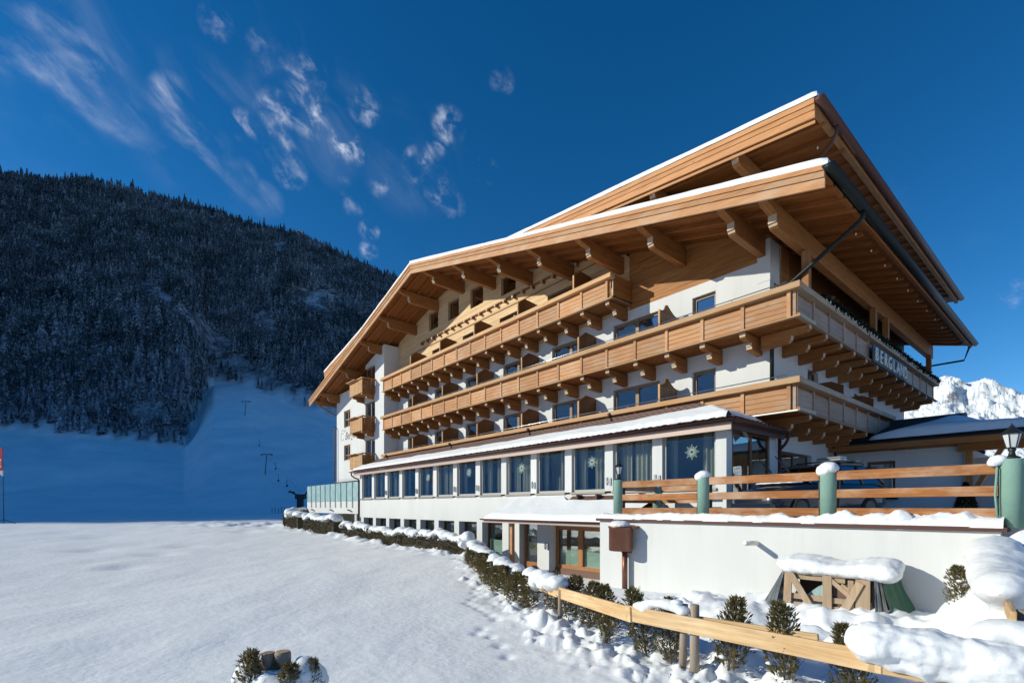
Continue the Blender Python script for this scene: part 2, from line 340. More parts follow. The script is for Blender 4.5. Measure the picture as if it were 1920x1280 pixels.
def blob_mesh(name, ell, voxel, m=SN, amp=.03, freq=6.0, seed=0, smooth=9):
    """overlapping ellipsoids fused into one lumpy skin"""
    V, Fc = ico(2); mb = MB()
    for x, y, z, a, b, c in ell: mb.add([(x + v.x * a, y + v.y * b, z + v.z * c) for v in V], Fc)
    me0 = bpy.data.meshes.new('tmp'); me0.from_pydata(mb.v, [], mb.f); o = bpy.data.objects.new('tmp', me0); COL.objects.link(o)
    r = o.modifiers.new('r', 'REMESH'); r.mode = 'VOXEL'; r.voxel_size = voxel
    s = o.modifiers.new('s', 'SMOOTH'); s.iterations = smooth; s.factor = .5
    dg = bpy.context.evaluated_depsgraph_get(); me = bpy.data.meshes.new_from_object(o.evaluated_get(dg)); bpy.data.objects.remove(o); bpy.data.meshes.remove(me0)
    n = len(me.vertices); co = np.empty(n * 3); me.vertices.foreach_get('co', co); no = np.empty(n * 3); me.vertices.foreach_get('normal', no)
    co = co.reshape(-1, 3); no = no.reshape(-1, 3)
    def n3(q, o_, s_): return (fbm(co[:, 0] * q, co[:, 1] * q, o_, s_) + fbm(co[:, 1] * q + 9, co[:, 2] * q, o_, s_ + 20) + fbm(co[:, 2] * q - 5, co[:, 0] * q, o_, s_ + 40)) / 3 - .5
    d = n3(freq, 3, seed) * 3.2 * amp + n3(freq * 4.0, 3, seed + 9) * 1.3 * amp
    co = co + no * d[:, None]; me.vertices.foreach_set('co', co.ravel()); me.polygons.foreach_set('use_smooth', [True] * len(me.polygons))
    me.name = name; me.materials.clear(); me.materials.append(m); me.update(); return me
def grid_obj(name, X, Y, Z, m, parent=None, smooth=True, keep=None):
    ny, nx = X.shape; v = np.stack([X, Y, Z], -1).reshape(-1, 3)
    i = np.arange(ny * nx).reshape(ny, nx); f = np.stack([i[:-1, :-1], i[:-1, 1:], i[1:, 1:], i[1:, :-1]], -1).reshape(-1, 4)
    if keep is not None: f = f[keep.reshape(-1)]
    me = bpy.data.meshes.new(name); me.vertices.add(len(v)); me.vertices.foreach_set('co', v.astype(np.float32).ravel())
    me.loops.add(f.size); me.loops.foreach_set('vertex_index', f.astype(np.int32).ravel())
    me.polygons.add(len(f)); me.polygons.foreach_set('loop_start', np.arange(0, f.size, 4, dtype=np.int32)); me.polygons.foreach_set('use_smooth', np.full(len(f), smooth))
    me.materials.append(m); me.update(calc_edges=True); me.validate(); return put(name, me, parent)
def tri_mesh(name, v, f, m, smooth=False):
    me = bpy.data.meshes.new(name); me.vertices.add(len(v)); me.vertices.foreach_set('co', np.asarray(v, np.float32).ravel())
    k = f.shape[1]; me.loops.add(f.size); me.loops.foreach_set('vertex_index', f.astype(np.int32).ravel())
    me.polygons.add(len(f)); me.polygons.foreach_set('loop_start', np.arange(0, f.size, k, dtype=np.int32)); me.polygons.foreach_set('use_smooth', np.full(len(f), smooth))
    me.materials.append(m); me.update(calc_edges=True); return me
def w2(lat, fwd): p = RT * lat + FW * fwd; return float(p[0]), float(p[1])
# ------------------------------------------------------------------ the ground, the hill and the far mountain
FENCE = [w2(4.47, 4.4), w2(3.64, 4.95), w2(1.665, 7.0), w2(.92, 9.5), w2(-.14, 13.0), w2(-1.05, 17.5), (-18.1, 12.6)]
FENCE_Z = [.60, .648, .68, .55, .45, .42, .40]
HEDGE = [(-18.1, 12.6), (-21.0, 12.45), (-24.5, 12.35), (-28.5, 12.35), (-32.5, 12.3)]
HEDGE2 = [(-33.6, 12.3), (-36.2, 12.05), (-38.6, 11.8)]
HEDGE3 = [(-39.8, 11.8), (-42.4, 11.7), (-44.4, 12.1), (-46.0, 13.3), (-46.9, 15.2)]
def tab(px): return np.degrees(np.arctan((np.asarray(px, float) - 960) / F_PX))
_sk = [(0, 335), (100, 346), (150, 341), (250, 362), (330, 384), (400, 402), (450, 422), (520, 438), (560, 443), (620, 472), (680, 500), (740, 525), (850, 580), (1000, 650), (1200, 760), (1400, 850), (1600, 900), (1900, 925)]
_u = tab([p for p, _ in _sk]); SKY_T = (950 - np.array([y for _, y in _sk], float)) / F_PX * np.cos(np.radians(_u))
SKY_U = np.concatenate([[-180, -140, -115, -100, -94, -91, -87.6, -82, -75, -65, -55], _u, [70, 110, 150, 180]])
SKY_T = np.concatenate([[.10, .13, .18, .28, .362, .416, .458, .53, .59, .61, .55], SKY_T, [.06, .07, .09, .10]])
SKY_R = (np.array([-180, -90, -60, -46, -10, 10, 60, 180]), np.array([1400, 1000, 1050, 1150, 900, 800, 900, 1400]))
_ed = [(-200, 800, 360), (0, 808, 350), (60, 812, 345), (100, 822, 340), (200, 828, 338), (300, 838, 335), (345, 840, 335), (362, 805, 385), (385, 742, 480), (400, 716, 520), (460, 724, 510), (520, 746, 490), (560, 764, 470), (600, 777, 460), (700, 810, 440), (900, 860, 420), (1200, 920, 420), (1900, 940, 420)]
_eu = tab([e[0] for e in _ed]); EDG_U = np.concatenate([[-180, -75], _eu, [90, 180]])
EDG_T = np.concatenate([[.02, .10], (950 - np.array([e[1] for e in _ed], float)) / F_PX * np.cos(np.radians(_eu)), [.01, .02]])
EDG_R = np.concatenate([[500, 420], np.array([e[2] for e in _ed], float) / np.cos(np.radians(_eu)), [500, 500]])
def hill(u, rho):
    ze = EYE + np.interp(u, EDG_U, EDG_T) * np.interp(u, EDG_U, EDG_R); re = np.interp(u, EDG_U, EDG_R)
    rr = np.interp(u, *SKY_R); zr = EYE + (np.interp(u, SKY_U, SKY_T) + .05 * (fbm(u * .9, u * 0, 4, 95) - .5) * ((u < -60) & (u > -130))) * rr
    r0 = np.clip(118 / np.maximum(.35, np.cos(np.radians(u))), 118, 210)
    zf = .75
    a = zf + (ze - zf) * np.clip((rho - r0) / (re - r0), 0, 1) ** 1.25
    t = np.clip((rho - re) / (rr - re), 0, 1); b = ze + (zr - ze) * t
    x, y = rho * np.cos(np.radians(u)), rho * np.sin(np.radians(u))
    b = b + (fbm(x / 90, y / 90, 4, 5) - .5) * 34 * np.sin(np.pi * t) ** .7 * (zr / 500)
    te2 = np.interp(u, [-180, -90, -85, -75, -63, -52, -46, -40, 180], [0, 0, .30, .58, .64, .58, .40, 0, 0])
    z2 = np.maximum(te2 * 1650, zr - .22 * (1650 - rr)); t2 = np.clip((rho - rr) / (1650 - rr), 0, 1); c = zr + (z2 - zr) * t2
    far = np.maximum(c - np.maximum(rho - 1650, 0) * .25, 0)
    return np.where(rho < re, a, np.where(rho < rr, b, far)), rho < re
def seg_dist(x, y, pts):
    d = np.full(x.shape, 1e9)
    for (ax, ay), (bx, by) in zip(pts[:-1], pts[1:]):
        dx, dy = bx - ax, by - ay; t = np.clip(((x - ax) * dx + (y - ay) * dy) / (dx * dx + dy * dy), 0, 1)
        d = np.minimum(d, np.hypot(x - ax - t * dx, y - ay - t * dy))
    return d
_rs = np.random.RandomState(3)
DENTS = [(*w2((px - 960) / F_PX * dp, dp), rr) for px, py, rr in ((300, 1022, .8), (232, 1039, .7), (170, 1018, .9), (350, 1012, .9), (120, 1000, 1.2), (460, 995, .9), (190, 1003, 1.2)) for dp in [F_PX * 1.75 / (py - 950)]]
TRACK = [(905, 1093), (893, 1098), (888, 1106), (896, 1113), (903, 1104), (884, 1119), (876, 1126), (886, 1130), (897, 1136), (908, 1140), (918, 1148), (930, 1156), (905, 1172), (895, 1180), (920, 1186), (938, 1202), (952, 1222)]
DENTS += [(*w2((px - 960) / F_PX * dp, dp), .10) for px, py in TRACK for dp in [F_PX * 2.15 / (py - 950)]]
CLODS = []
for _i in range(800):
    _k = min(len(FENCE) - 2, int(_rs.rand() ** .9 * (len(FENCE) - 1))); _t = _rs.rand(); _a, _b = np.array(FENCE[_k]), np.array(FENCE[_k + 1]); _p = _a + (_b - _a) * _t
    _q = _p - RT * abs(_rs.randn()) * .36 * (1 if _rs.rand() < .75 else -.8) - FW * _rs.randn() * .30; _r = .04 + .12 * _rs.rand() ** 2.5
    CLODS.append((_q[0], _q[1], _r, _r * (.35 + .5 * _rs.rand())))
def ground(x, y):
    x = np.asarray(x, float); y = np.asarray(y, float); r = np.hypot(x, y)
    z = .75 * ss(18, 60, r)
    z = z + (fbm(x / 9, y / 9, 3, 1) - .5) * .28 * ss(3, 14, r) + (fbm(x / 1.6 + y / 3, y / 1.6, 4, 2) - .5) * .07
    z = z + (fbm(x / 26 + 3, y / 26, 3, 12) - .5) * 1.1 * ss(38, 75, r) + (fbm(x / 7, y / 7, 3, 13) - .5) * .25 * ss(38, 75, r)
    # wind ripples
    z = z + (fbm(x / .9 + y * .3, y / 3.2, 3, 9) - .5) * .03
    for dx, dy, rr in DENTS:
        if rr > .3: z = z - .10 * np.exp(-((x - dx) ** 2 + (y - dy) ** 2) / (rr * rr))
        else: z = z - .055 * np.exp(-((x - dx) ** 2 + (y - dy) ** 2) / (rr * rr))
    # the sunken yard in front of the lower windows and the door
    s1 = ss(12.95, 13.5, y) * ss(-36.5, -35.5, x); s2 = ss(10.6, 13.0, y) * ss(-18.5, -16.5, x)
    s = np.maximum(s1, s2) * (1 - ss(60, 90, r)); z = z * (1 - s) + (-.56 + .02 * (fbm(x * 2, y * 2, 3) - .5)) * s
    # the garden rises to the right along the retaining wall and up the bank
    g = ss(-9.0, -1.5, x) * ss(5.6, 10.2, y) * (x < 30); z = z + .40 * g
    z = z + 1.50 * ss(-1.9, -.75, x) * ss(7.6, 11.0, y) * (1 - ss(60, 90, r))
    lump = ss(-7.5, -5.5, x) * (1 - ss(-1.6, -.8, x)) * ss(5.2, 7.0, y) * (1 - ss(11.0, 11.6, y))
    z = z + lump * ((fbm(x * 1.5, y * 1.5, 2, 21) - .45) * .42 + np.maximum(0, fbm(x * 3.4, y * 3.4, 2, 22) - .45) * .34)
    # clods thrown up beside the fence and the hedge
    d = seg_dist(x, y, FENCE); c = np.exp(-(d / .75) ** 2) * (r < 40)
    z = z + c * ((fbm(x * 2.2, y * 2.2, 3, 31) - .42) * .34 + (fbm(x * 7, y * 7, 2, 32) - .5) * .10)
    if x.size > 1000:
        cl_ = np.zeros_like(z); WARP = fbm(x * 9, y * 9, 3, 77)
        for cx, cy, cr_, ch in CLODS:
            m_ = np.abs(x - cx) < cr_; m_[m_] = np.abs(y[m_] - cy) < cr_
            q = ((x[m_] - cx) ** 2 + (y[m_] - cy) ** 2) / (cr_ * cr_) + (WARP[m_] - .5) * 1.2; cl_[m_] = np.maximum(cl_[m_], ch * np.clip(1 - np.maximum(q, 0), 0, 1) ** .6)
        z = z + cl_
    d2 = np.minimum(seg_dist(x, y, HEDGE), np.minimum(seg_dist(x, y, HEDGE2), seg_dist(x, y, HEDGE3))); c = np.exp(-(d2 / 1.0) ** 2)
    z = z + c * np.maximum(0, fbm(x * 1.6, y * 1.6, 4, 41) - .38) * .8
    tr = np.exp(-(((x + 49) / 6) ** 2 + ((y - 10) / 5) ** 2)); z = z + tr * (fbm(x / 1.3, y / 1.3, 4, 51) - .45) * .9
    return z
ang = np.radians(np.concatenate([np.arange(-180, -50, 3.0), np.arange(-50, 50, .2), np.arange(50, 180.1, 3.0)]))
rad = np.concatenate([[.05, .6, 1.2, 1.8], np.exp(np.arange(math.log(2.4), math.log(70), .0105)), np.exp(np.arange(math.log(70), math.log(115), .03)), np.exp(np.arange(math.log(115), math.log(2400), .03))])
A, Rr = np.meshgrid(ang, rad); LAT, FWD = Rr * np.sin(A), Rr * np.cos(A)
GX = LAT * RT[0] + FWD * FW[0]; GY = LAT * RT[1] + FWD * FW[1]
hz, snowy = hill(np.degrees(A), Rr)
k = ss(92, 150, Rr); nearz = ground(GX, GY); GZ = np.where(Rr < 90, nearz, nearz * (1 - k) + hz * k)
piste = ((fbm(GX / 14, GY / 14, 4, 61) - .5) * 2.2 + (fbm(GX / 60, GY / 60, 3, 62) - .5) * 9) * ss(130, 260, Rr) * (1 - ss(-30, 30, Rr - np.interp(np.degrees(A), EDG_U, EDG_R))); GZ = GZ + piste
rc = (Rr[:-1, :-1] < 118)
GRM = snowmat('field_snow', .45, 1.0, (.89, .905, .92))
def hillmat():
    m, t, b, o = mat('hillside_snow'); n = noise(t, pos(t), .06, 6, .65); st = noise(t, pos(t, (.35, .35, .1)), 1.0, 5, .7)
    c = mixc(t, ramp(t, n, [(.35, (0, 0, 0)), (.65, (1, 1, 1))]), (.90, .91, .92), (.76, .79, .84))
    gr = ramp(t, noise(t, pos(t, (1.2, 1.2, .02), (0, 0, TH + .25)), .10, 4, .6), [(.50, (0, 0, 0)), (.60, (1, 1, 1))]); c = mixc(t, mth(t, 'MULTIPLY', gr, .18), c, (.66, .70, .77))
    sc_ = ramp(t, noise(t, pos(t), .45, 6, .8), [(.66, (0, 0, 0)), (.74, (1, 1, 1))]); c = mixc(t, mth(t, 'MULTIPLY', sc_, .35), c, (.35, .36, .38))
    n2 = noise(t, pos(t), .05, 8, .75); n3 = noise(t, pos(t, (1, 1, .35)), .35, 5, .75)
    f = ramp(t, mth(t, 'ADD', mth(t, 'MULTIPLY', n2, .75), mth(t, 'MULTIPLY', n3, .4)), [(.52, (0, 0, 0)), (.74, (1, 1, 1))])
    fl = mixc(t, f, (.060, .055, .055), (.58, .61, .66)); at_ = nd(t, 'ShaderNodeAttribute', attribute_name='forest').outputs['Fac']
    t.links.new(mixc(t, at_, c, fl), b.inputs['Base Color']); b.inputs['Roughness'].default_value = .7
    bump(t, b, mth(t, 'ADD', n, mth(t, 'MULTIPLY', st, .15)), .6, 2.0); return m
tag(grid_obj('snow_field', GX, GY, GZ, GRM, keep=rc), kind='structure')
hs = grid_obj('hillside', GX, GY, GZ, hillmat(), keep=~rc); tag(hs, kind='structure')
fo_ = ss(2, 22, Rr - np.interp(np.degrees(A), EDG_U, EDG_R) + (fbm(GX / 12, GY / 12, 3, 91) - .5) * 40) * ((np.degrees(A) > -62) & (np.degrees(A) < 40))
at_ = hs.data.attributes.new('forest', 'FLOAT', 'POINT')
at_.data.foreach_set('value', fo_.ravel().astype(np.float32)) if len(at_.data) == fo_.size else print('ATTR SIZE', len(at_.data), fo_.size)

# far sunlit range to the right of the hotel
def rockmat():
    m, t, b, o = mat('snow_rock'); g = t.nodes.new('ShaderNodeNewGeometry'); nz = nd(t, 'ShaderNodeSeparateXYZ', {0: g.outputs['Normal']}).outputs[2]
    n = noise(t, pos(t, (1, 1, 2.2)), .012, 9, .72); v = mth(t, 'ADD', mth(t, 'MULTIPLY', nz, .95), mth(t, 'MULTIPLY', n, .9))
    f = ramp(t, v, [(.62, (0, 0, 0)), (.78, (1, 1, 1))]); t.links.new(mixc(t, f, (.20, .20, .22), (.86, .88, .90)), b.inputs['Base Color'])
    b.inputs['Roughness'].default_value = .8; bump(t, b, n, .8, 25); return m
mu = np.concatenate([np.linspace(14, 37, 60), np.linspace(37.1, 47, 330), np.linspace(47.2, 85, 80)]); mr = np.concatenate([np.linspace(2300, 3500, 240), np.linspace(3520, 4300, 20)]); MU, MR = np.meshgrid(mu, mr)
_mk = [(1300, 800), (1600, 790), (1690, 765), (1730, 735), (1752, 716), (1772, 704), (1786, 706), (1800, 713), (1825, 717), (1845, 713), (1862, 714), (1880, 719), (1900, 727), (1920, 737), (2000, 742), (2200, 720), (2600, 760)]
mt = np.interp(MU, tab([p for p, _ in _mk]), (950 - np.array([y for _, y in _mk], float)) / F_PX * np.cos(np.radians(tab([p for p, _ in _mk]))))
ml = MR * np.sin(np.radians(MU)); mf = MR * np.cos(np.radians(MU)); t_ = np.clip((MR - 2300) / 1100, 0, 1)
rid = 1 - np.abs(2 * fbm(ml / 260, mf / 260 + ml / 900, 6, 71, .52) - 1); rid2 = fbm(ml / 60, mf / 60, 6, 72, .6)
mz = np.where(MR < 3400, (mt * 3400) * t_ ** .95, mt * 3400 - (MR - 3400) * .5) - 8 + ((rid - .75) * 260 + (rid2 - .5) * 95) * np.clip(t_ * 1.6, 0, 1) * (1 - .9 * np.exp(-((MR - 3400) / 90) ** 2))
MXX = ml * RT[0] + mf * FW[0]; MYY = ml * RT[1] + mf * FW[1]
tag(grid_obj('snow_mountain', MXX, MYY, mz, rockmat(), smooth=True), kind='structure')

# ------------------------------------------------------------------ spruce forest on the hill
def spruce(seed, tiers, sides):
    rs = np.random.RandomState(seed); v = []; f = []
    for i in range(tiers):
        t = i / tiers; z1 = .10 + .90 * (t + 1.35 / tiers); z1 = min(1.0, z1); zb = .07 + .90 * t; r = .19 * (1 - t) ** .85 + .012
        n0 = len(v); v.append((0, 0, z1))
        ph = rs.rand() * 6.28
        for k_ in range(sides * 2):
            a = ph + math.pi * k_ / sides; q = r * (1.0 if k_ % 2 == 0 else .52) * (.75 + .5 * rs.rand())
            v.append((q * math.cos(a), q * math.sin(a), zb - (.02 if k_ % 2 == 0 else -.03) + .02 * rs.randn()))
        f += [(n0, n0 + 1 + k_, n0 + 1 + (k_ + 1) % (sides * 2)) for k_ in range(sides * 2)]
    return np.array(v), np.array(f)
LOWV = [spruce(s, 6, 4) for s in range(4)]; HIV = [spruce(10 + s, 10, 6) for s in range(4)]
rs = np.random.RandomState(11)
NT = 26000; pxs = rs.uniform(-260, 800, NT); uu = tab(pxs); tt = rs.rand(NT) ** .80
re = np.interp(uu, EDG_U, EDG_R); rr = np.interp(uu, *SKY_R); rho = re + 4 + (rr * 1.04 - re) * tt
tx, ty = rho * np.sin(np.radians(uu)), rho * np.cos(np.radians(uu)); wx = tx * RT[0] + ty * FW[0]; wy = tx * RT[1] + ty * FW[1]
tz, _ = hill(uu, rho)
# the wooded crest to the left, whose tree tops break up the edge of the hill's shadow on the field
NR = 900; u_r = rs.uniform(-97, -80, NR); r_r = np.interp(u_r, *SKY_R) + rs.uniform(-70, 40, NR)
pxs = np.concatenate([pxs, np.full(NR, -900.)]); tt = np.concatenate([tt, np.full(NR, .5)]); uu = np.concatenate([uu, u_r]); rho = np.concatenate([rho, r_r])
tx, ty = rho * np.sin(np.radians(uu)), rho * np.cos(np.radians(uu)); wx = tx * RT[0] + ty * FW[0]; wy = tx * RT[1] + ty * FW[1]; tz, _ = hill(uu, rho)
dens = fbm(tx / 55, ty / 55, 4, 81); edge = tt < .035
py_ = np.where(pxs > -800, 950 - (tz - EYE) / np.maximum(ty, 1) * F_PX, 0)
def clear(px, py, a, b, wd):     # a cut or a slide strip on the hillside
    d = seg_dist(px, py, [a, b]); return d < wd * (.5 + fbm(px / 9, py / 9, 3, 7))
cut = clear(pxs, py_, (275, 540), (370, 612), 13) | clear(pxs, py_, (370, 610), (430, 650), 7) | clear(pxs, py_, (570, 560), (612, 592), 20) | clear(pxs, py_, (488, 588), (515, 632), 13) | clear(pxs, py_, (380, 635), (450, 690), 20) | clear(pxs, py_, (440, 685), (640, 780), 14) | clear(pxs, py_, (90, 540), (150, 560), 8) | clear(pxs, py_, (0, 630), (40, 640), 8) | clear(pxs, py_, (160, 730), (178, 745), 8)
keep = ((dens > .27) | edge) & ~cut & (py_ < 850)
pxs, tx, ty, wx, wy, tz, tt, py_ = [a[keep] for a in (pxs, tx, ty, wx, wy, tz, tt, py_)]
n = len(wx); hh = (10.5 + 8 * rs.rand(n) ** 1.5) * (.75 + .5 * fbm(tx / 120, ty / 120, 3, 83)); hh *= np.where(rs.rand(n) < .10, 1.45, 1.0) * np.where(tt < .10, .80, 1.0) * np.where(tt > .93, 1.1, 1)
wd_ = hh * (.85 + .35 * rs.rand(n)); rz = rs.rand(n) * 6.28; var = rs.randint(0, 4, n)
vis = (pxs > 4) & (pxs < 735) & ((tt < .16) | (tt > .97)); order = np.argsort(-np.where(vis, hh / ty, 0)); single = np.zeros(n, bool); single[order[:300]] = True
V = []; Fa = []; off = 0
for q in range(4):
    idx = np.where(~single & (var == q))[0]; bv, bf = LOWV[q]
    c, s_ = np.cos(rz[idx])[:, None], np.sin(rz[idx])[:, None]
    X = wx[idx][:, None] + wd_[idx][:, None] * (bv[:, 0] * c - bv[:, 1] * s_); Y = wy[idx][:, None] + wd_[idx][:, None] * (bv[:, 0] * s_ + bv[:, 1] * c)
    Z = tz[idx][:, None] - .4 + hh[idx][:, None] * bv[:, 2]
    V.append(np.stack([X, Y, Z], -1).reshape(-1, 3)); Fa.append((bf[None] + (np.arange(len(idx)) * len(bv))[:, None, None] + off).reshape(-1, 3)); off += len(idx) * len(bv)
forest = put('spruce_forest', tri_mesh('spruce_forest', np.concatenate(V), np.concatenate(Fa), SPR))
tag(forest, 'dense dark snow-dusted spruce forest covering the shaded hillside', 'forest', kind='stuff')
crowns = [tri_mesh('crown', v, f, SPR) for v, f in HIV]
trunk_me = MB().lathe([(.018, -.02), (.015, .3), (.004, .95)], n=6).mesh('trunk', BARK)
for i in np.where(single)[0]:
    r_ = root('spruce_tree', (wx[i], wy[i], tz[i] - .4), 'snow-dusted dark spruce among the trees of the hillside forest', 'tree', 'spruces of the hillside forest', rz[i], True)
    put('trunk', trunk_me, r_).scale = (hh[i],) * 3
    put('crown', crowns[var[i]], r_).scale = (wd_[i], wd_[i], hh[i])
# ------------------------------------------------------------------ the hotel
HOT = root('hotel', (-20, 20, 0), 'large alpine chalet hotel with white walls and long wooden balconies under wide eaves', 'hotel')
XR, XP, XL = -7.41, -35.15, -44.7; YW, YG, YB = 17.65, 16.45, 38.0
RXc, RZc, SL = -27.35, 17.10, .264
def rtop(x): return RZc - SL * abs(x - RXc)
XE_R, XE_L, YV = -4.75, -46.7, 14.5
def holed(x0, x1, z0, z1, holes, top=None):
    """cell grid of a wall face with rectangular holes, in (u, z); top(u) trims the upper edge"""
    xs = sorted({x0, x1, *[h[i] for h in holes for i in (0, 1)]}); zs = sorted({z0, z1, *[h[i] for h in holes for i in (2, 3)]})
    return xs, zs, [[not any(h[0] <= (a + b) / 2 <= h[1] and h[2] <= (c + d) / 2 <= h[3] for h in holes) for a, b in zip(xs[:-1], xs[1:])] for c, d in zip(zs[:-1], zs[1:])]
def wall_mesh(name, axis, at, th, x0, x1, z0, z1, holes, m):
    """wall in the plane axis=at (0: x, 1: y), thickness th, with openings; only outer faces are made"""
    holes = [(max(x0, a), min(x1, b), max(z0, c), min(z1, d)) for a, b, c, d in holes]; xs, zs, g = holed(x0, x1, z0, z1, holes); mb = MB(); nx, nz = len(xs) - 1, len(zs) - 1
    def p(u, a, z): return (u, a, z) if axis == 1 else (a, u, z)
    def on(i, j): return 0 <= i < nx and 0 <= j < nz and g[j][i]
    for j in range(nz):
        for i in range(nx):
            if not g[j][i]: continue
            a, b, c, d = xs[i], xs[i + 1], zs[j], zs[j + 1]
            for q in (at, at + th): mb.add([p(a, q, c), p(b, q, c), p(b, q, d), p(a, q, d)], [(0, 1, 2, 3)])
            for cond, u0, w0, u1, w1 in ((on(i - 1, j), a, c, a, d), (on(i + 1, j), b, c, b, d), (on(i, j - 1), a, c, b, c), (on(i, j + 1), a, d, b, d)):
                if not cond: mb.add([p(u0, at, w0), p(u1, at, w1), p(u1, at + th, w1), p(u0, at + th, w0)], [(0, 1, 2, 3)])
    me = mb.mesh(name, m); bm = bmesh.new(); bm.from_mesh(me); bmesh.ops.remove_doubles(bm, verts=bm.verts, dist=1e-4); bmesh.ops.recalc_face_normals(bm, faces=bm.faces); bm.to_mesh(me); bm.free(); return me
def window(parent, axis, at, u0, u1, z0, z1, leaves=2, m=BR, gl=GL, fw_=.075, dp=.07, name='window', open_sill=True, glname='pane'):
    """frame mesh with a child pane for each leaf; front of the frame at `at`, going inwards (+)"""
    def bx(mb, a, b, c, d, e, f): return mb.box(a, b, c, d, e, f) if axis == 1 else mb.box(c, d, a, b, e, f)
    mb = MB(); bx(mb, u0, u0 + fw_, at, at + dp, z0, z1); bx(mb, u1 - fw_, u1, at, at + dp, z0, z1)
    bx(mb, u0 + fw_, u1 - fw_, at, at + dp, z0, z0 + fw_); bx(mb, u0 + fw_, u1 - fw_, at, at + dp, z1 - fw_, z1)
    e = (u1 - u0 - fw_) / leaves
    for i in range(1, leaves): c = u0 + fw_ / 2 + e * i; bx(mb, c - fw_ * .7, c + fw_ * .7, at - .012, at + dp, z0 + fw_, z1 - fw_)
    fr = mk(name, mb, m, parent)
    for i in range(leaves):
        a = u0 + fw_ / 2 + e * i + fw_ * (.5 if i == 0 else .7); b = u0 + fw_ / 2 + e * (i + 1) - fw_ * (.5 if i == leaves - 1 else .7)
        q = MB(); bx(q, a, b, at + dp * .55, at + dp * .62, z0 + fw_, z1 - fw_); mk(glname, q, gl, fr)
        s = MB(); t = .035
        for aa, bb, cc, dd in ((a, a + t, z0 + fw_, z1 - fw_), (b - t, b, z0 + fw_, z1 - fw_), (a + t, b - t, z0 + fw_, z0 + fw_ + t), (a + t, b - t, z1 - fw_ - t, z1 - fw_)): bx(s, aa, bb, at - .006, at + dp * .5, cc, dd)
        mk('sash', s, m, fr)
    return fr
BAY = [-14.17, -18.1, -22.1, -25.9, -29.7, -33.6]
F1 = (5.25, 7.42); F2 = (8.12, 10.30); F3 = (11.0, 13.1)
GREYF = wood('grey_frame', (.20, .13, .085), (.33, .23, .155), 2, rough=.5)
# front wall, white
h = [(b, b + 2.4, *f) for b in BAY for f in (F1, F2)] + [(-10.31, -9.36, 5.9, F1[1]), (-10.31, -9.36, 8.7, F2[1])]
put('wall', wall_mesh('wall', 1, YW, .34, XP, XR, -.6, 10.75, h + [(-34.0, -7.8, 2.1, 4.45), (-17.1, -9.6, -.55, 1.6), (-33.9, -17.5, -.4, 1.4)], WH), HOT)
for b in BAY:
    for f in (F1, F2): window(HOT, 1, YW + .13, b, b + 2.4, *f, 2, GREYF)
for z in (F1, F2): window(HOT, 1, YW + .13, -10.31, -9.36, z[0] + .6, z[1], 1, GREYF)
# wood-clad gable storey: planks under the roof line
holes3 = [(b - .35, b + 1.95, *F3) for b in BAY[1:5]] + [(-28.0, -26.7, 14.5, 15.75), (-25.4, -24.05, 14.5, 15.75), (-30.5, -29.25, 14.5, 15.75), (-22.3, -21.0, 14.3, 15.4)]
z = 10.752; PL = .21
while z < 16.6:
    z1 = z + PL; GT = RZc - .172; xa = max(XP + .002, RXc - (GT - z) / SL); xb = min(XR, RXc + (GT - z) / SL); xa1 = max(XP + .002, RXc - (GT - z1) / SL); xb1 = min(XR, RXc + (GT - z1) / SL)
    if xb - xa < .6: break
    cuts = sorted([(a, b) for a, b, c, d in holes3 if c < z1 - .05 and d > z + .05]); x = xa
    for a, b in cuts + [(xb, xb)]:
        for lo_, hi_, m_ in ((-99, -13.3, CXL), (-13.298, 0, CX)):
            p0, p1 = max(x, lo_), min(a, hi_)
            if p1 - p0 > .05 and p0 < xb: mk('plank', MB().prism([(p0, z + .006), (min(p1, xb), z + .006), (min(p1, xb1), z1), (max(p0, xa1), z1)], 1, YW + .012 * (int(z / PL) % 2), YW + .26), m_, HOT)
        x = max(x, b)
    z = z1
for a, b, c, d in holes3: window(HOT, 1, YW + .16, a, b, c, d, 2 if b - a > 2 else 1, BR)
mk('rail_board', MB().box(-31.6, -14.5, YW - .10, YW - .001, 13.93, 14.0), WX, HOT); mk('rail_board', MB().box(-33.0, -12.0, YW - .03, YW - .001, 13.50, 13.54), WX, HOT)
le = MB().tube([(0, -.24, 0), (0, 0, 0)], .075, 12).mesh('log_end', WY)
for i in range(22): put('log_end', le, HOT, (-31.3 + i * .79, YW, 13.83))
mk('corner_pillar', MB().box(XR - .42, XR + .012, YW - .012, YW + .75, 10.0, 11.45), WH, HOT)
# wing on the left, standing forward
wh = [(-43.2, -41.8, 9.2, 10.65), (-43.2, -41.8, 6.3, 7.62), (-38.6, -36.75, 11.25, 13.4), (-38.6, -36.75, 8.35, 10.6), (-38.6, -36.75, 5.45, 7.6)]
put('wall', wall_mesh('wall', 1, YG, .3, XL, XP, 4.69, 12.35, wh, WH), HOT)
mbw = MB().prism([(XL, 12.352), (XP, 12.352), (XP, rtop(XP) - .45), (XL, rtop(XL) - .45)], 1, YG, YG + .3)
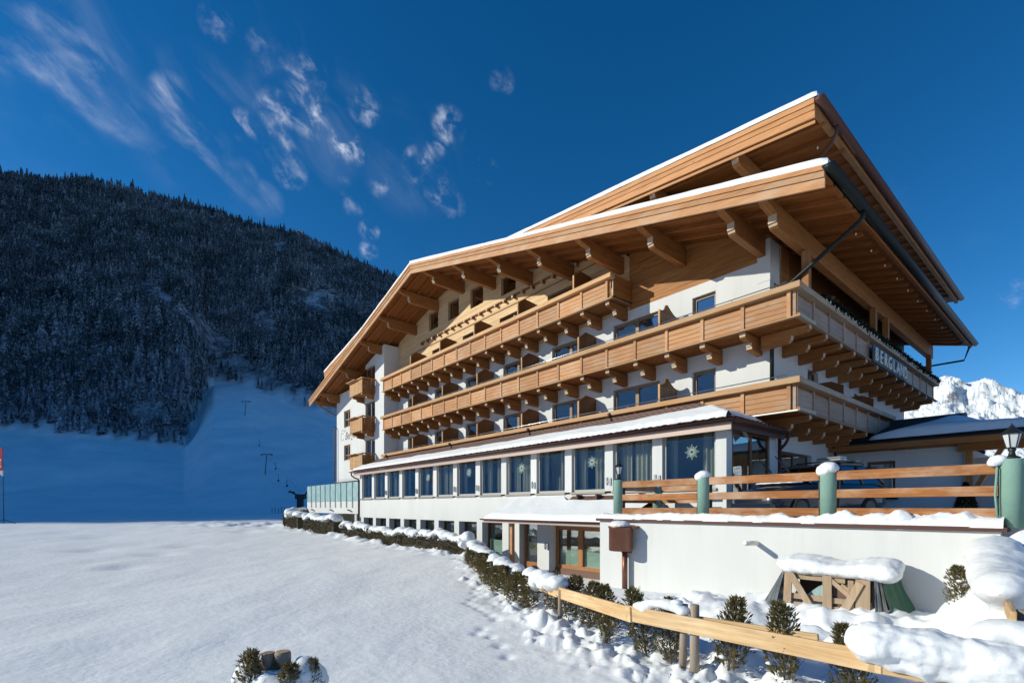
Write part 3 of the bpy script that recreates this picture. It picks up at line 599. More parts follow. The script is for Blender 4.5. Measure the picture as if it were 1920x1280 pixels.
# the upper door crosses that line: build the gable strip round it
mbw = MB()
for xa, xb, zb in ((XL, -38.6, 12.352), (-38.6, -36.75, 13.4), (-36.75, XP, 12.352)):
    zt = [rtop(xa) - .45, rtop(xb) - .45]
    if min(zt) > zb: mbw.prism([(xa, zb), (xb, zb), (xb, zt[1]), (xa, zt[0])], 1, YG, YG + .3)
mk('gable_wall', mbw, WH, HOT)
mk('pier', MB().box(XP - .6, XP + .003, YG + .302, YW + .35, -.6, rtop(XP) - .45), WH, HOT)
for a, b, c, d in wh: window(HOT, 1, YG + .12, a, b, c, d, 2, GREYF)
for c, d in ((9.2, 10.65), (6.3, 7.62)):
    s = MB()
    for q in ((-43.36, -43.2, c - .14, d + .14), (-41.8, -41.64, c - .14, d + .14), (-43.2, -41.8, d, d + .14), (-43.2, -41.8, c - .14, c)): s.box(q[0], q[1], YG - .012, YG + .02, q[2], q[3])
    mk('window_surround', s, plain('lime_surround', (.62, .57, .48), .85), HOT)
mk('soffit_slab', MB().box(XL, XP, YG, YW + .3, 4.45, 4.688), WG, HOT)
# right side wall
side = [(21.0, 22.1, 6.75, 7.55), (18.6, 21.4, 2.9, 4.2), (19.2, 22.4, 8.2, 10.4), (25.2, 28.4, 8.2, 10.4), (26.5, 29, 5.5, 7.4)]
put('wall', wall_mesh('wall', 0, XR - .002, -.33, YW + .34, 35.2, -.6, 7.95, [q for q in side if q[2] < 7.9], WH), HOT)
put('upper_wall', wall_mesh('upper_wall', 0, XR - .003, -.33, YW + .34, 35.2, 7.951, 11.6, [q for q in side if q[2] > 7.9], DV), HOT)
for a, b, c, d in side: window(HOT, 0, XR - .22, a, b, c, d, 2, BR)
mk('side_cladding', MB().box(XR + .002, XR + .05, YW + .80, 35.1, 8.1, 8.19), WY, HOT)
for i in range(12): mk('plank', MB().box(XR + .001, XR + .045, YW + .80, 19.15, 8.2 + i * .27, 8.46 + i * .27), WY, HOT)
mk('back_wall', MB().box(XL, XR - .34, 35.2, 35.5, -.6, 13), WH, HOT); mk('end_wall', MB().box(XL - .3, XL - .001, YG, 35.5, 4.46, rtop(XL) - .45), WH, HOT)
mk('floor_slab', MB().box(XL, XR - .34, YW + .35, 35.19, 7.7, 7.95).box(XL, XR - .34, YW + .35, 35.19, 4.7, 4.95).box(XL, XR - .34, YW + .35, 35.19, 10.55, 10.74).box(XL, XR - .34, YW + .35, 35.19, 1.75, 2.05), INTF, HOT)
mk('room_wall', MB().box(XP, XR - .34, 20.6, 20.7, -.6, 13.8), INT, HOT)

# ---- roofs
def slab(x0, z0, x1, z1, y0, y1, th): return MB().prism([(x0, z0), (x1, z1), (x1, z1 - th), (x0, z0 - th)], 1, y0, y1)
def make_roof(name, x0, z0, x1, z1, y0, y1, deck=.12):
    return mk(name, slab(x0, z0, x1, z1, y0, y1, deck), BLK, HOT)
roofR = make_roof('roof', RXc, RZc, XE_R, rtop(XE_R), YV + .06, 36.5); roofL = make_roof('roof', RXc - .002, RZc, XE_L, rtop(XE_L), YV + .06, 36.5)
def zline(x, dz): return rtop(x) + dz
# fascia: three stepped boards each side of the ridge
for side_, xa, xb, par in (('r', RXc, XE_R + .02, roofR), ('l', RXc, XE_L - .02, roofL)):
    for t0, t1, y0, m in ((-.0, -.13, YV - .03, NX), (-.14, -.30, YV + .01, PX_), (-.31, -.56, YV + .05, PX_)):
        mk('fascia_board', MB().prism([(xa, zline(xa, t0)), (xb, zline(xb, t0)), (xb, zline(xb, t1)), (xa, zline(xa, t1))], 1, y0, YV + .12), m, par)
    # soffit boards and rafters seen from below
    ny = 44; ys = [YV + .13 + i * (YW + .9 - YV) / 9 for i in range(10)]
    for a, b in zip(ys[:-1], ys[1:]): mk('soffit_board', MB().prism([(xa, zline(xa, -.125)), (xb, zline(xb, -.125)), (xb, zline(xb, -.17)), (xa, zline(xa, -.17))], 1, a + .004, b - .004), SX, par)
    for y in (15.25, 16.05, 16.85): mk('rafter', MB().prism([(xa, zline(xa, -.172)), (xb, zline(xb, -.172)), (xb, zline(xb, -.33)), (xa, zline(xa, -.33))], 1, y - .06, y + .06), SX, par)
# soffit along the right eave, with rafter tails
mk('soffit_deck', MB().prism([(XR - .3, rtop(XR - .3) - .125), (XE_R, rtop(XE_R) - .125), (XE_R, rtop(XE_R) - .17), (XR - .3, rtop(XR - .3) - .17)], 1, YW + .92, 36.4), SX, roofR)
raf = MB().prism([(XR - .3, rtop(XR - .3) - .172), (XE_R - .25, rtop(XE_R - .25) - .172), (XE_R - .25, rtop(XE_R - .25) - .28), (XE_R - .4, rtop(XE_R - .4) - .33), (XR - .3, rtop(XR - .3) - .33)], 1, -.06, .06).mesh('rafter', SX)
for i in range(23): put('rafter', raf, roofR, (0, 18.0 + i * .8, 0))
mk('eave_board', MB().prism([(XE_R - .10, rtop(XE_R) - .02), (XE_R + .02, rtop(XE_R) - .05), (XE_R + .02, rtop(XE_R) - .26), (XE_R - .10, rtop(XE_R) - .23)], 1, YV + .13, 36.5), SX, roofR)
# purlins
def purlin_prof(yback): return [(14.75, 0), (14.75, -.15), (14.80, -.20), (14.90, -.235), (15.36, -.30), (15.40, -.32), (15.40, -.55), (15.44, -.56), (15.47, -.63), (15.56, -.69), (yback, -.69), (yback, 0)]
pur = MB().prism(purlin_prof(YW + .24), 0, -.12, .12).mesh('purlin', WY)
for x in (-7.67, -10.68, -13.69, -16.68, -19.68, -22.9, -26.14): put('purlin', pur, roofR, (x, 0, rtop(x) - .335), bevel=.012)
for x in (-29.25, -32.3): put('purlin', pur, roofL, (x, 0, rtop(x) - .335), bevel=.012)
purw = MB().prism(purlin_prof(YG + .05), 0, -.12, .12).mesh('purlin', WY)
for x in (-35.6, -39.9, -44.35): put('purlin', purw, roofL, (x, 0, rtop(x) - .335), bevel=.012)
mk('eave_purlin', MB().prism(purlin_prof(36.0), 0, -.13, .13), WY, roofR, loc=(-6.4, 0, rtop(-6.4) - .335), bevel=.015)
for y in (17.6, 24.8, 26.6, 34.8): mk('post', MB().box(-6.36, -6.14, y - .11, y + .11, 8.1, rtop(-6.25) - 1.02), WZ, roofR, bevel=.012)
mk('eave_purlin', MB().prism([(14.9, 0), (14.9, -.2), (15.3, -.35), (30, -.35), (30, 0)], 0, -.11, .11), WY, roofL, loc=(-46.0, 0, rtop(-46.0) - .335))
# left side: posts and stacked balconies seen edge-on
for zt in (9.15, 6.25):
    mk('end_balcony', MB().box(-45.75, XL - .31, 17.2, 26, zt - 1.0, zt).box(-45.85, -45.7, 17.1, 26, zt, zt + .1), PX_, HOT)
    mk('balcony_slab', MB().box(-45.8, XL - .31, 17.2, 26, zt - 1.35, zt - 1.01), WH, HOT)
mk('post', MB().box(-45.6, -45.4, 17.0, 17.2, 9.2, 11.6), WZ, HOT); mk('brace', MB().beam((-45.5, 17.0, 10.4), (-46.1, 15.2, 11.5), .1, .12), WY, HOT)
# shed dormers standing on the roof slopes
def dormer(x0, x1, z1, y0, y1, px_, m1, sgn):
    z0 = rtop(x0) + .06
    def zl(x): return z0 + (z1 - z0) * (x - x0) / (x1 - x0)
    d = mk('dormer_roof', slab(x0, z0, x1, z1, y0 + .05, y1, .12), BLK, HOT)
    for t0, t1, yy in ((0, -.14, y0 - .02), (-.15, -.29, y0 + .01), (-.30, -.50, y0 + .03), (-.56, -.64, y0 + .06)):
        xa = x0 if t0 > -.2 else x0 + (x1 - x0) * .06
        mk('fascia_board', MB().prism([(xa, zl(xa) + t0), (x1, zl(x1) + t0), (x1, zl(x1) + t1), (xa, zl(xa) + t1)], 1, yy, y0 + .09), m1, d)
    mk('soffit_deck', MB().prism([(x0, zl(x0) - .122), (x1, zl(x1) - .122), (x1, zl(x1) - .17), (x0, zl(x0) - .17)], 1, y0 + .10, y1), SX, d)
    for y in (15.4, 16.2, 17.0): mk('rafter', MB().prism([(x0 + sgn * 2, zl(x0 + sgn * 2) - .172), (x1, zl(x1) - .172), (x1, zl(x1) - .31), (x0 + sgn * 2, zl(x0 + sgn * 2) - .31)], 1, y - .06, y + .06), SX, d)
    for x in px_: put('purlin', MB().prism([(14.78, 0), (14.78, -.27), (14.83, -.30), (14.86, -.40), (14.98, -.47), (17.7, -.50), (17.7, 0)], 0, -.11, .11).mesh('purlin', WY), d, (x, 0, zl(x) - .31), bevel=.012)
    xw = x1 - sgn * 2.4
    mk('dormer_wall', MB().prism([(x0 + sgn * 3, rtop(x0 + sgn * 3)), (x0 + sgn * 3, zl(x0 + sgn * 3) - .18), (xw, zl(xw) - .18), (xw, rtop(xw) - .1)], 1, YW, y1 - 1.0), wood('dormer_planks_' + ('r' if sgn > 0 else 'l'), LD, LL, 0), d)
    return d, zl
dR, dzR = dormer(-17.95, -5.0, 13.12, 14.62, 34.4, (-7.25, -10.2, -13.15), NX, 1)
dL, dzL = dormer(-34.0, -43.0, 13.75, 14.62, 30.0, (), NX, -1)
for i in range(20): mk('rafter', MB().prism([(-7.4, dzR(-7.4) - .172), (-5.15, dzR(-5.15) - .172), (-5.15, dzR(-5.15) - .27), (-7.4, dzR(-7.4) - .31)], 1, 17.9 + i * .8, 18.02 + i * .8), SX, dR)
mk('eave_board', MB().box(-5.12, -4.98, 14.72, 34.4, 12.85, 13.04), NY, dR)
bulb = MB().lathe([(.004, -.05), (.022, -.03), (.024, 0), (.006, .03)], n=6).mesh('bulb', LET)
for i in range(26): put('bulb', bulb, dR, (-5.45, 16.2 + i * .7, 12.78))
for i in range(9): put('bulb', bulb, roofR, (-5.1, 18.4 + i * 1.6, rtop(-5.1) - .36))
# gutters and downpipes
mk('gutter', MB().half_gutter((XE_R + .13, YV - .05, rtop(XE_R) - .03), (XE_R + .13, 36.6, rtop(XE_R) - .03), .15, 10), GUD, roofR, True)
mk('gutter', MB().half_gutter((-4.87, 14.55, 13.06), (-4.87, 34.45, 13.06), .125, 10), GUT, dR, True)
mk('gutter', MB().half_gutter((XE_L - .12, YV, rtop(XE_L) - .05), (XE_L - .12, 36, rtop(XE_L) - .05), .12, 8), GUT, roofL, True)
mk('downpipe', MB().tube([(-4.62, 17.3, 10.95), (-4.62, 17.3, 10.78), (-4.72, 17.32, 10.66), (-7.05, 17.48, 9.36), (-7.22, 17.49, 9.2), (-7.27, 17.5, 8.9), (-7.29, 17.5, 5.2)], .065, 12), GUD, HOT, True)
mk('downpipe', MB().tube([(-4.87, 15.9, 13.0), (-4.87, 15.9, 12.75), (-5.0, 15.95, 12.55), (-6.6, 16.6, 11.75), (-7.0, 16.8, 11.7)], .05, 10), GUT, dR, True)
mk('downpipe', MB().tube([(-46.0, 16.6, 9.6), (-45.1, 16.2, 9.5), (-44.85, 16.2, 9.3), (-44.85, 16.2, 4.6), (-44.6, 16.3, 4.35), (-41.5, 16.4, 4.25)], .06, 10), GUT, HOT, True)
mk('downpipe', MB().tube([(-44.35, 36.2, 10.2), (-5.0, 36.2, 10.2), (-4.7, 35.5, 10.7)], .05, 8), GUD, HOT, True)
# snow lying on the roofs
def roof_snow(par, x0, x1, zf, y0, y1, th, seed, over=.05, ny=60):
    sg = 1 if x1 > x0 else -1; nx = 120; u = np.linspace(0, 1, nx); vv = np.concatenate([np.linspace(0, 1, 14) ** 1.3 * .12, np.linspace(.14, 1, ny - 14)])
    U, Vv = np.meshgrid(u, vv); X = x0 + (x1 - x0) * U; Y = y0 + (y1 - y0) * Vv
    Y = Y - np.where(Vv < .001, (over + .05 * (fbm(X * 1.3, X * 0, 3, seed) - .5)), 0)
    ed = np.minimum(np.minimum((x1 - X) * sg, (Y - Y.min()) + .0), 1.0); prof = np.clip(ed / .12, 0, 1) ** .5
    T = th * (.62 + .38 * prof) * (.72 + .55 * fbm(X * .35, Y * .35, 3, seed)) 
    Z = zf(X) + .015 + T; ZB = zf(X) + .012
    X2 = np.concatenate([X[:1], X], 0); Y2 = np.concatenate([Y[:1] + over * .6, Y], 0); Z2 = np.concatenate([ZB[:1], Z], 0)
    X2 = np.concatenate([X2, X2[:, -1:]], 1); Y2 = np.concatenate([Y2, Y2[:, -1:]], 1); Z2 = np.concatenate([Z2, zf(X2[:, -1:]) + .01], 1)
    return grid_obj('snow_cover', X2, Y2, Z2, SNR, par)
nprt = np.vectorize(rtop)
roof_snow(roofR, RXc, XE_R + .12, nprt, YV + .0, 36.4, .19, 1); roof_snow(roofL, RXc, -34.5, nprt, YV + .02, 30, .11, 2)
roof_snow(dR, -18.1, -4.92, lambda x: dzR(x), 14.6, 34.3, .17, 3); roof_snow(dL, -33.6, -43.0, lambda x: dzL(x), 14.62, 30, .12, 4)

# ---- balconies
def bal_panel(axis):       # four tongued boards in a frame, 1.33 long, .66 high, centred at 0
    mb = MB()
    for i in range(4):
        z0 = i * .167; l = .655
        if axis == 0: mb.prism([(.0, z0 + .002), (-.012, z0 + .012), (-.010, z0 + .155), (.0, z0 + .165), (.03, z0 + .165), (.03, z0 + .002)], 0, -l, l)
        else: mb.prism([(.005, z0 + .0005), (.008, z0 + .003), (.008, z0 + .164), (.005, z0 + .1665), (-.03, z0 + .1665), (-.03, z0 + .0005)], 1, -l, l)
    return mb.mesh('panel', PX_ if axis == 0 else RYP)
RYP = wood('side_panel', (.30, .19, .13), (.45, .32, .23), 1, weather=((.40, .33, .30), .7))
PAN = {0: bal_panel(0), 1: bal_panel(1)}
POST = {0: MB().box(-.055, .055, -.05, .04, 0, .80).mesh('post', PX_), 1: MB().box(-.04, .05, -.055, .055, 0, .80).mesh('post', RYP)}
bp = [(16.38, 0), (16.38, -.13), (16.42, -.17), (16.50, -.215), (16.82, -.235), (16.84, -.26), (16.84, -.36), (16.87, -.37), (16.88, -.45), (16.96, -.50), (YW + .1, -.54), (YW + .1, 0)]
BRK = MB().prism(bp, 0, -.10, .10).mesh('bracket', WY)
sp = [(-6.02, 0), (-6.02, -.13), (-6.10, -.20), (-6.55, -.22), (-6.57, -.34), (-6.66, -.44), (XR - .1, -.47), (XR - .1, 0)]
BRKS = MB().prism(sp, 1, -.10, .10).mesh('bracket', WX)
def handrail(par, pts):
    mk('handrail', MB().tube(pts, .018, 6), STEEL, par, True)
def balcony(zt, x0, x1, right_to=None, hand=None, end_panel=False):
    zb = zt - .99; P0 = 1.43
    b = mk('balcony', MB().box(x0, x1 - (.03 if right_to else 0), 16.32, YW - .001, zb, zb + .09), WX, HOT)       # the floor is the balcony's own mesh
    for i in range(5): mk('floor_joist', MB().box(x0 + .02, x1 - .25, 16.55 + i * .22, 16.58 + i * .22, zb - .03, zb - .001), SX, b)
    mk('bottom_trim', MB().box(x0 - .05, x1 + .02, 16.22, 16.36, zb - .045, zb - .002), RX, b, bevel=.008)
    mk('back_board', MB().box(x0, x1 - .10, 16.335, 16.37, zb + .02, zt - .2), WX, b)
    mk('rail', MB().box(x0 - .1, x1 + (0 if right_to else .05), 16.12, 16.44, zt - .19, zt), RX, b, bevel=.02)
    n = int(round((x1 - .25 - x0) / P0)); xs = [-6.27 - .0 - P0 * i for i in range(60) if x0 + .05 < -6.27 - P0 * i < x1]
    for x in xs: put('post', POST[0], b, (x, 16.30, zb + .0))
    for a in xs:
        if a - P0 > x0 - .2: put('panel', PAN[0], b, (a - P0 / 2, 16.30, zb + .03))
    for x in xs[1:] if right_to else xs: put('bracket', BRK, b, (x - .06, 0, zb - .05), bevel=.008)
    if right_to:
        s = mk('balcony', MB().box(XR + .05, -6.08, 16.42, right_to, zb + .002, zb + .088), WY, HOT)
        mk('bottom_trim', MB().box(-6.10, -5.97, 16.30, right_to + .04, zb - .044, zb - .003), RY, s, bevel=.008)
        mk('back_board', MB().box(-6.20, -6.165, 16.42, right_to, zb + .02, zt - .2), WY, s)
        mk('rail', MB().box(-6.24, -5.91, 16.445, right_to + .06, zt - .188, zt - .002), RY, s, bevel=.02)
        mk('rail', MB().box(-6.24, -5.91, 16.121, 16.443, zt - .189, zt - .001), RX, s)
        y = 16.36
        while y < right_to - .1:
            put('post', POST[1], s, (-6.16 + .03, y, zb)); 
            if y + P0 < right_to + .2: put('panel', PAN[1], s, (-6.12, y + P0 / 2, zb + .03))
            y += P0
        y = 17.3
        while y < right_to - .2: put('bracket', BRKS, s, (0, y, zb - .05), bevel=.008); y += 1.43
        return b, s
    if end_panel:
        for i in range(5): mk('end_board', MB().box(x1 - .04, x1, 16.36, YW - .01, zb + .03 + i * .155, zb + .18 + i * .155), WY, b)
    return b, None
b1, b1s = balcony(6.16, -34.9, -5.95, 26.7); b2, b2s = balcony(9.03, -35.0, -5.95, 35.4); b3, _ = balcony(11.91, -35.05, -13.15, end_panel=True)
mk('rail', MB().box(-13.46, -13.14, 16.44, YW - .02, 11.722, 11.909), WY, b3)
for zt, b, xe in ((6.16, b1, -6.35), (9.03, b2, -6.35)):
    x0 = -34.5 if zt < 7 else -30
    st = MB().tube([(x0, 16.3, zt + .13), (xe, 16.3, zt + .13)], .016, 6)
    x = xe - .3
    while x > x0: st.tube([(x, 16.3, zt - .02), (x, 16.3, zt + .13)], .010, 5); x -= 1.43
    mk('handrail', st, STEEL, b, True)
mk('metal_edge', MB().box(-7.9, -5.99, 16.20, 16.24, 5.12, 5.165), LET, b1)
# garland along the side rail
gv = []; gf = []; r2 = np.random.RandomState(5)
for i in range(2600):
    y = r2.uniform(18.2, 35.3); a = r2.rand() * 6.28; q = .06 + .09 * r2.rand(); c = np.array([-6.02 + q * math.cos(a), y, 9.07 + max(-.05, q * math.sin(a))])
    d = r2.randn(3) * .06; e = r2.randn(3) * .025; n0 = len(gv); gv += [c - d - e, c + d - e, c + d + e, c - d + e]; gf.append((n0, n0 + 1, n0 + 2, n0 + 3))
g_ = put('garland', tri_mesh('garland', np.array(gv), np.array(gf), GARL), b2s); tag(g_, kind='stuff')
for i in range(46): put('bulb', bulb, b2s, (-5.89, 18.3 + i * .37, 9.0 + .02 * (i % 2)))
# dividers between the rooms
def divider(x, z0, fancy):
    if fancy: pr = [(16.5, 0), (YW - .01, 0), (YW - .01, 1.62), (17.45, 1.66), (17.2, 1.80), (17.0, 1.95), (16.88, 1.92), (16.8, 1.75), (16.62, 1.66), (16.5, 1.64)]
    else: pr = [(16.5, 0), (YW - .01, 0), (YW - .01, 1.95), (16.93, 2.02), (16.5, 1.72)]
    d = mk('divider', MB().prism(pr, 0, x - .025, x + .025), DV, HOT)
    mk('divider_post', MB().box(x - .04, x + .04, 16.44, 16.50, z0 * 0, 1.66 if fancy else 1.70), RX, d)
    if fancy:
        for i in range(8): mk('slat', MB().box(x + .026, x + .036, 16.54 + i * .135, 16.65 + i * .135, .05, 1.58), GREYF, d)
        mk('batten', MB().beam((x + .05, 16.55, 1.2), (x + .05, 17.6, .95), .03, .06), GREYF, d)
    d.location.z = z0; return d
for i, x in enumerate([-11.0, -15.19, -19.1, -23.0, -26.75, -30.65]):
    for z0 in (5.26, 8.13): divider(x, z0, i == 0)
    if i > 0: divider(x - .3, 11.01, False)
for y, z0 in ((21.3, 5.26), (25.0, 5.26)): mk('divider', MB().prism([(XR + .01, z0), (-6.3, z0), (-6.3, z0 + 1.5), (-6.7, z0 + 1.7), (XR + .01, z0 + 1.72)], 1, y, y + .05), DV, HOT)
# small balconies of the wing
vb = MB().box(-.062, .062, -.02, .012, 0, 1.0).mesh('board', RX); vs_ = MB().box(-.012, .02, -.062, .062, 0, 1.0).mesh('board', DV)
for zt in (12.24, 9.30, 6.42):
    zb = zt - 1.15; b = mk('small_balcony', MB().box(-39.2, -36.72, 15.42, YG - .001, zb, zb + .1), WX, HOT)
    for i in range(18): put('board', vb, b, (-39.14 + i * .1385, 15.40, zb - .02))
    for i in range(7): put('board', vs_, b, (-36.70, 15.49 + i * .142, zb - .02)); put('board', vs_, b, (-39.21, 15.49 + i * .142, zb - .02))
    mk('rail', MB().box(-39.35, -36.62, 15.32, 15.50, zt - .10, zt - .01), RX, b, bevel=.015); mk('flower_shelf', MB().box(-39.3, -37.6, 15.1, 15.318, zt - .09, zt - .05), RX, b)
    mk('rail', MB().box(-36.76, -36.61, 15.502, YG - .01, zt - .101, zt - .012), WY, b); mk('rail', MB().box(-39.36, -39.2, 15.502, YG - .01, zt - .101, zt - .012), WY, b)
    mk('back_panel', MB().box(-39.18, -36.74, 15.43, 15.46, zb + .1, zt - .11), WX, b)
    for x in (-38.9, -37.0): mk('bracket', MB().prism([(15.45, 0), (15.45, -.14), (15.8, -.2), (15.84, -.36), (YG, -.42), (YG, 0)], 0, x - .09, x + .09), WY, b, loc=(0, 0, zb - .002), bevel=.01)
# lettering
def text_mesh(txt, size, m, ext, shear=0.0):
    c = bpy.data.curves.new('t', 'FONT'); c.body = txt; c.size = size; c.extrude = ext; c.shear = shear; c.offset = .004 * size; c.align_x = 'CENTER'
    o = bpy.data.objects.new('t', c); COL.objects.link(o); me = bpy.data.meshes.new_from_object(o.evaluated_get(bpy.context.evaluated_depsgraph_get())); bpy.data.objects.remove(o)
    me.materials.clear(); me.materials.append(m); me.name = 'letter'; return me
sg = mk('sign', MB().box(-5.965, -5.93, 23.45, 28.65, 7.98, 8.66), DKM, HOT)
for i, ch in enumerate('BERGLAND'): put('letter', text_mesh(ch, .74, LET, .025), sg, (-5.90, 23.85 + i * .625, 8.05), (R(90), 0, R(90)))
tl = put('script_lettering', text_mesh('Bergland', .95, LETD, .004, .35), HOT, (-41.35, YG - .006, 8.12), (R(90), 0, 0))
sw = MB(); sw.tube([(-43.75 + .9 * t, YG - .01, 8.95 + .10 * math.sin(t * 6.5)) for t in np.linspace(0, 1, 16)], .018, 5); sw.tube([(-43.6 + .35 * math.cos(a), YG - .01, 8.45 + .34 * math.sin(a)) for a in np.linspace(.6, 5.6, 20)], .014, 5)
mk('script_swash', sw, LETD, HOT)
WGF = plain('white_frame', (.42, .42, .41), .5); NZD = wood('door_wood', (.30, .13, .05), (.46, .22, .09), 2, rough=.4)
# ------------------------------------------------------------------ conservatory along the foot of the hotel
YC = 14.2; CW = 2.045
colL = [-34.29 + CW * i for i in range(13)]; cw_ = .37
colme = MB().box(0, cw_, YC, YC + .30, 2.78, 4.62).mesh('column', WH)
for x in colL: put('column', colme, HOT, (x, 0, 0))
mk('column', MB().box(-7.53, -7.20, YC, YC + .34, 1.95, 4.62), WH, HOT)
mk('band_wall', MB().box(-34.29, -9.0, YC, YC + .30, 1.47, 2.70), WH, HOT); mk('band_wall', MB().box(-8.999, -7.201, YC + .001, YC + .30, 1.47, 2.70), WH, HOT)
edges = colL + [-7.53]
for i in range(13):
    a, b = edges[i] + cw_, edges[i + 1]
    mk('sill', MB().box(a - .04, b + .04, YC - .06, YC + .12, 2.702, 2.775), SILL, HOT)
    window(HOT, 1, YC + .10, a + .002, b - .002, 2.78, 4.60, 1, WGF, GC, .05, .06)
mk('ceiling', MB().box(-34.2, -7.25, YC + .31, YW - .01, 4.63, 4.68), INT, HOT); mk('floor', MB().box(-34.28, -7.25, YC + .31, YW - .01, 1.85, 2.04), INTF, HOT)
mk('room_wall', MB().box(-34.3, -34.0, YC + .30, YW, -.6, 4.62), WG, HOT); mk('room_wall', MB().box(-34.0, -7.5, 16.9, 17.0, 2.05, 4.62), INT, HOT)
for i in range(9): mk('inner_door', MB().box(-32.5 + i * 2.9, -31.3 + i * 2.9, 16.84, 16.895, 2.05, 4.05), (BR, DV, INTF)[i % 3], HOT)
mk('room_wall', MB().box(-34.0, -9.5, YW - .3, YW - .03, -.6, 1.8), INT, HOT)
# right end: brown framed double window, then the end pillar
window(HOT, 0, -7.30, YC + .36, YW - .55, 2.05, 4.55, 2, BR, GC, .09, .08)
mk('end_pillar', MB().box(-7.40, -7.19, YW - .53, YW - .02, 1.9, 4.6), WH, HOT)
# curtains inside
def curtain(x0, x1, m, y=YC + .42, z0=2.1, z1=4.6):
    t = np.linspace(0, 1, 40); mb = MB(); p = [(x0 + (x1 - x0) * q, y + .05 * math.sin(q * (x1 - x0) * 34)) for q in t]
    mb.add([(a, b, z) for z in (z0, z1) for a, b in p], [(i, i + 1, 41 + i, 40 + i) for i in range(39)]); return mk('curtain', mb, m, HOT, True)
for i in range(13): curtain(edges[i] + .42, edges[i] + .70 + .12 * (i % 3), CURT)
for i in range(0, 13): curtain(edges[i + 1] - .62 - .18 * (i % 3), edges[i + 1] - .36, CURT, YC + .40)
curtain(-7.95, -7.6, CURG); curtain(-16.0, -15.0, CURT, YC + 1.4)
# H badges on the columns
hm = MB().box(-.12, -.045, -.012, .012, .03, .30).box(.045, .12, -.012, .012, 0, .27).box(-.045, .045, -.011, .011, .11, .18).mesh('letter', LETG)
for i in (2, 4, 6, 7, 9, 11, 12): put('letter', hm, HOT, (colL[i] + .19, YC - .02, 2.98))
put('letter', hm, HOT, (-14.89, YC - .02, .42))
# straw stars hanging in the panes
def star(x, z, r, n=16):
    mb = MB()
    for k_ in range(n):
        a = 2 * math.pi * k_ / n; l = r * (1 if k_ % 2 == 0 else .74); mb.beam((0, 0, 0), (l * math.cos(a), 0, l * math.sin(a)), .012, .024, (0, 1, 0))
    mb.tube([(0, .012, 0), (0, -.012, 0)], r * .22, 10)
    return mk('straw_star', mb, STAR, None, loc=(x, YC + .085, z))
for i, z in ((4, 3.88), (6, 3.95), (8, 3.92), (10, 3.90), (12, 3.93)):
    tag(star((edges[i] + cw_ + edges[i + 1]) / 2 + (.1 if i == 12 else .15), z, .24), 'pale straw star hanging in a conservatory window', 'star', 'straw stars in the conservatory windows')
# lower storey: piers and recessed brown windows
lm = MB().box(0, .45, YC + .002, YC + .42, -.6, 1.468).mesh('pier', WH)
lows = [-34.09 + 2.03 * i for i in range(9)]
for x in lows: put('pier', lm, HOT, (x, 0, 0))
for a, b in zip(lows[:-1], lows[1:]):
    window(HOT, 1, YC + .36, a + .452, b - .002, -.3, 1.46, 1, BR, GLW, .08, .08); mk('base_wall', MB().box(a + .452, b - .002, YC + .30, YC + .45, -.6, -.302), WH, HOT)
    mk('blind', MB().box(a + .55, b - .1, YC + .47, YC + .475, -.25, .62), BLIND, HOT)
mk('pier', MB().box(-17.85 + .452, -17.15, YC + .30, YC + .5, -.6, 1.46), BR, HOT)
mk('lower_wall', MB().box(-34.0, -9.3, YC + 1.9, YC + 2.0, -.6, 1.46), INT, HOT)
# door yard
mk('pier', MB().box(-17.1, -16.65, YC + .004, YC + .60, -.6, 1.62), WH, HOT)
dr = mk('door', MB().box(-16.60, -16.48, YC + .28, YC + .36, -.5, 1.6).box(-15.62, -15.47, YC + .28, YC + .36, -.5, 1.6).box(-16.48, -15.62, YC + .28, YC + .36, -.5, -.2).box(-16.48, -15.62, YC + .28, YC + .36, 1.47, 1.6), NZD, HOT)
mk('pane', MB().box(-16.48, -15.62, YC + .31, YC + .325, -.2, 1.47), GL, dr); mk('handle', MB().box(-15.60, -15.56, YC + .24, YC + .279, .42, .62).box(-15.72, -15.56, YC + .225, YC + .24, .55, .575), STEEL, dr)
for k_ in range(7):
    a = math.pi * (k_ / 6); mk('star_ray', MB().beam((-16.05, YC + .30, .98), (-16.05 + .3 * math.cos(a), YC + .30, .98 + .3 * math.sin(a)), .008, .02, (0, 1, 0)), STAR, dr)
mk('pier', MB().box(-15.466, -14.66, YC + .003, YC + .40, -.6, 1.62), WH, HOT)
window(HOT, 1, YC + .30, -14.655, -11.9, -.30, 1.42, 2, NZD, GLW, .12, .10)
mk('blind', MB().box(-14.5, -12.05, YC + .44, YC + .446, -.2, .55), BLIND, HOT); mk('lintel', MB().box(-14.655, -9.3, YC + .28, YC + .42, 1.422, 1.62), WH, HOT)
mk('base_wall', MB().box(-14.655, -11.9, YC + .26, YC + .45, -.6, -.302), BOX, HOT); mk('lower_wall', MB().box(-11.898, -9.3, YC + .29, YC + .42, -.6, 1.42), WH, HOT)
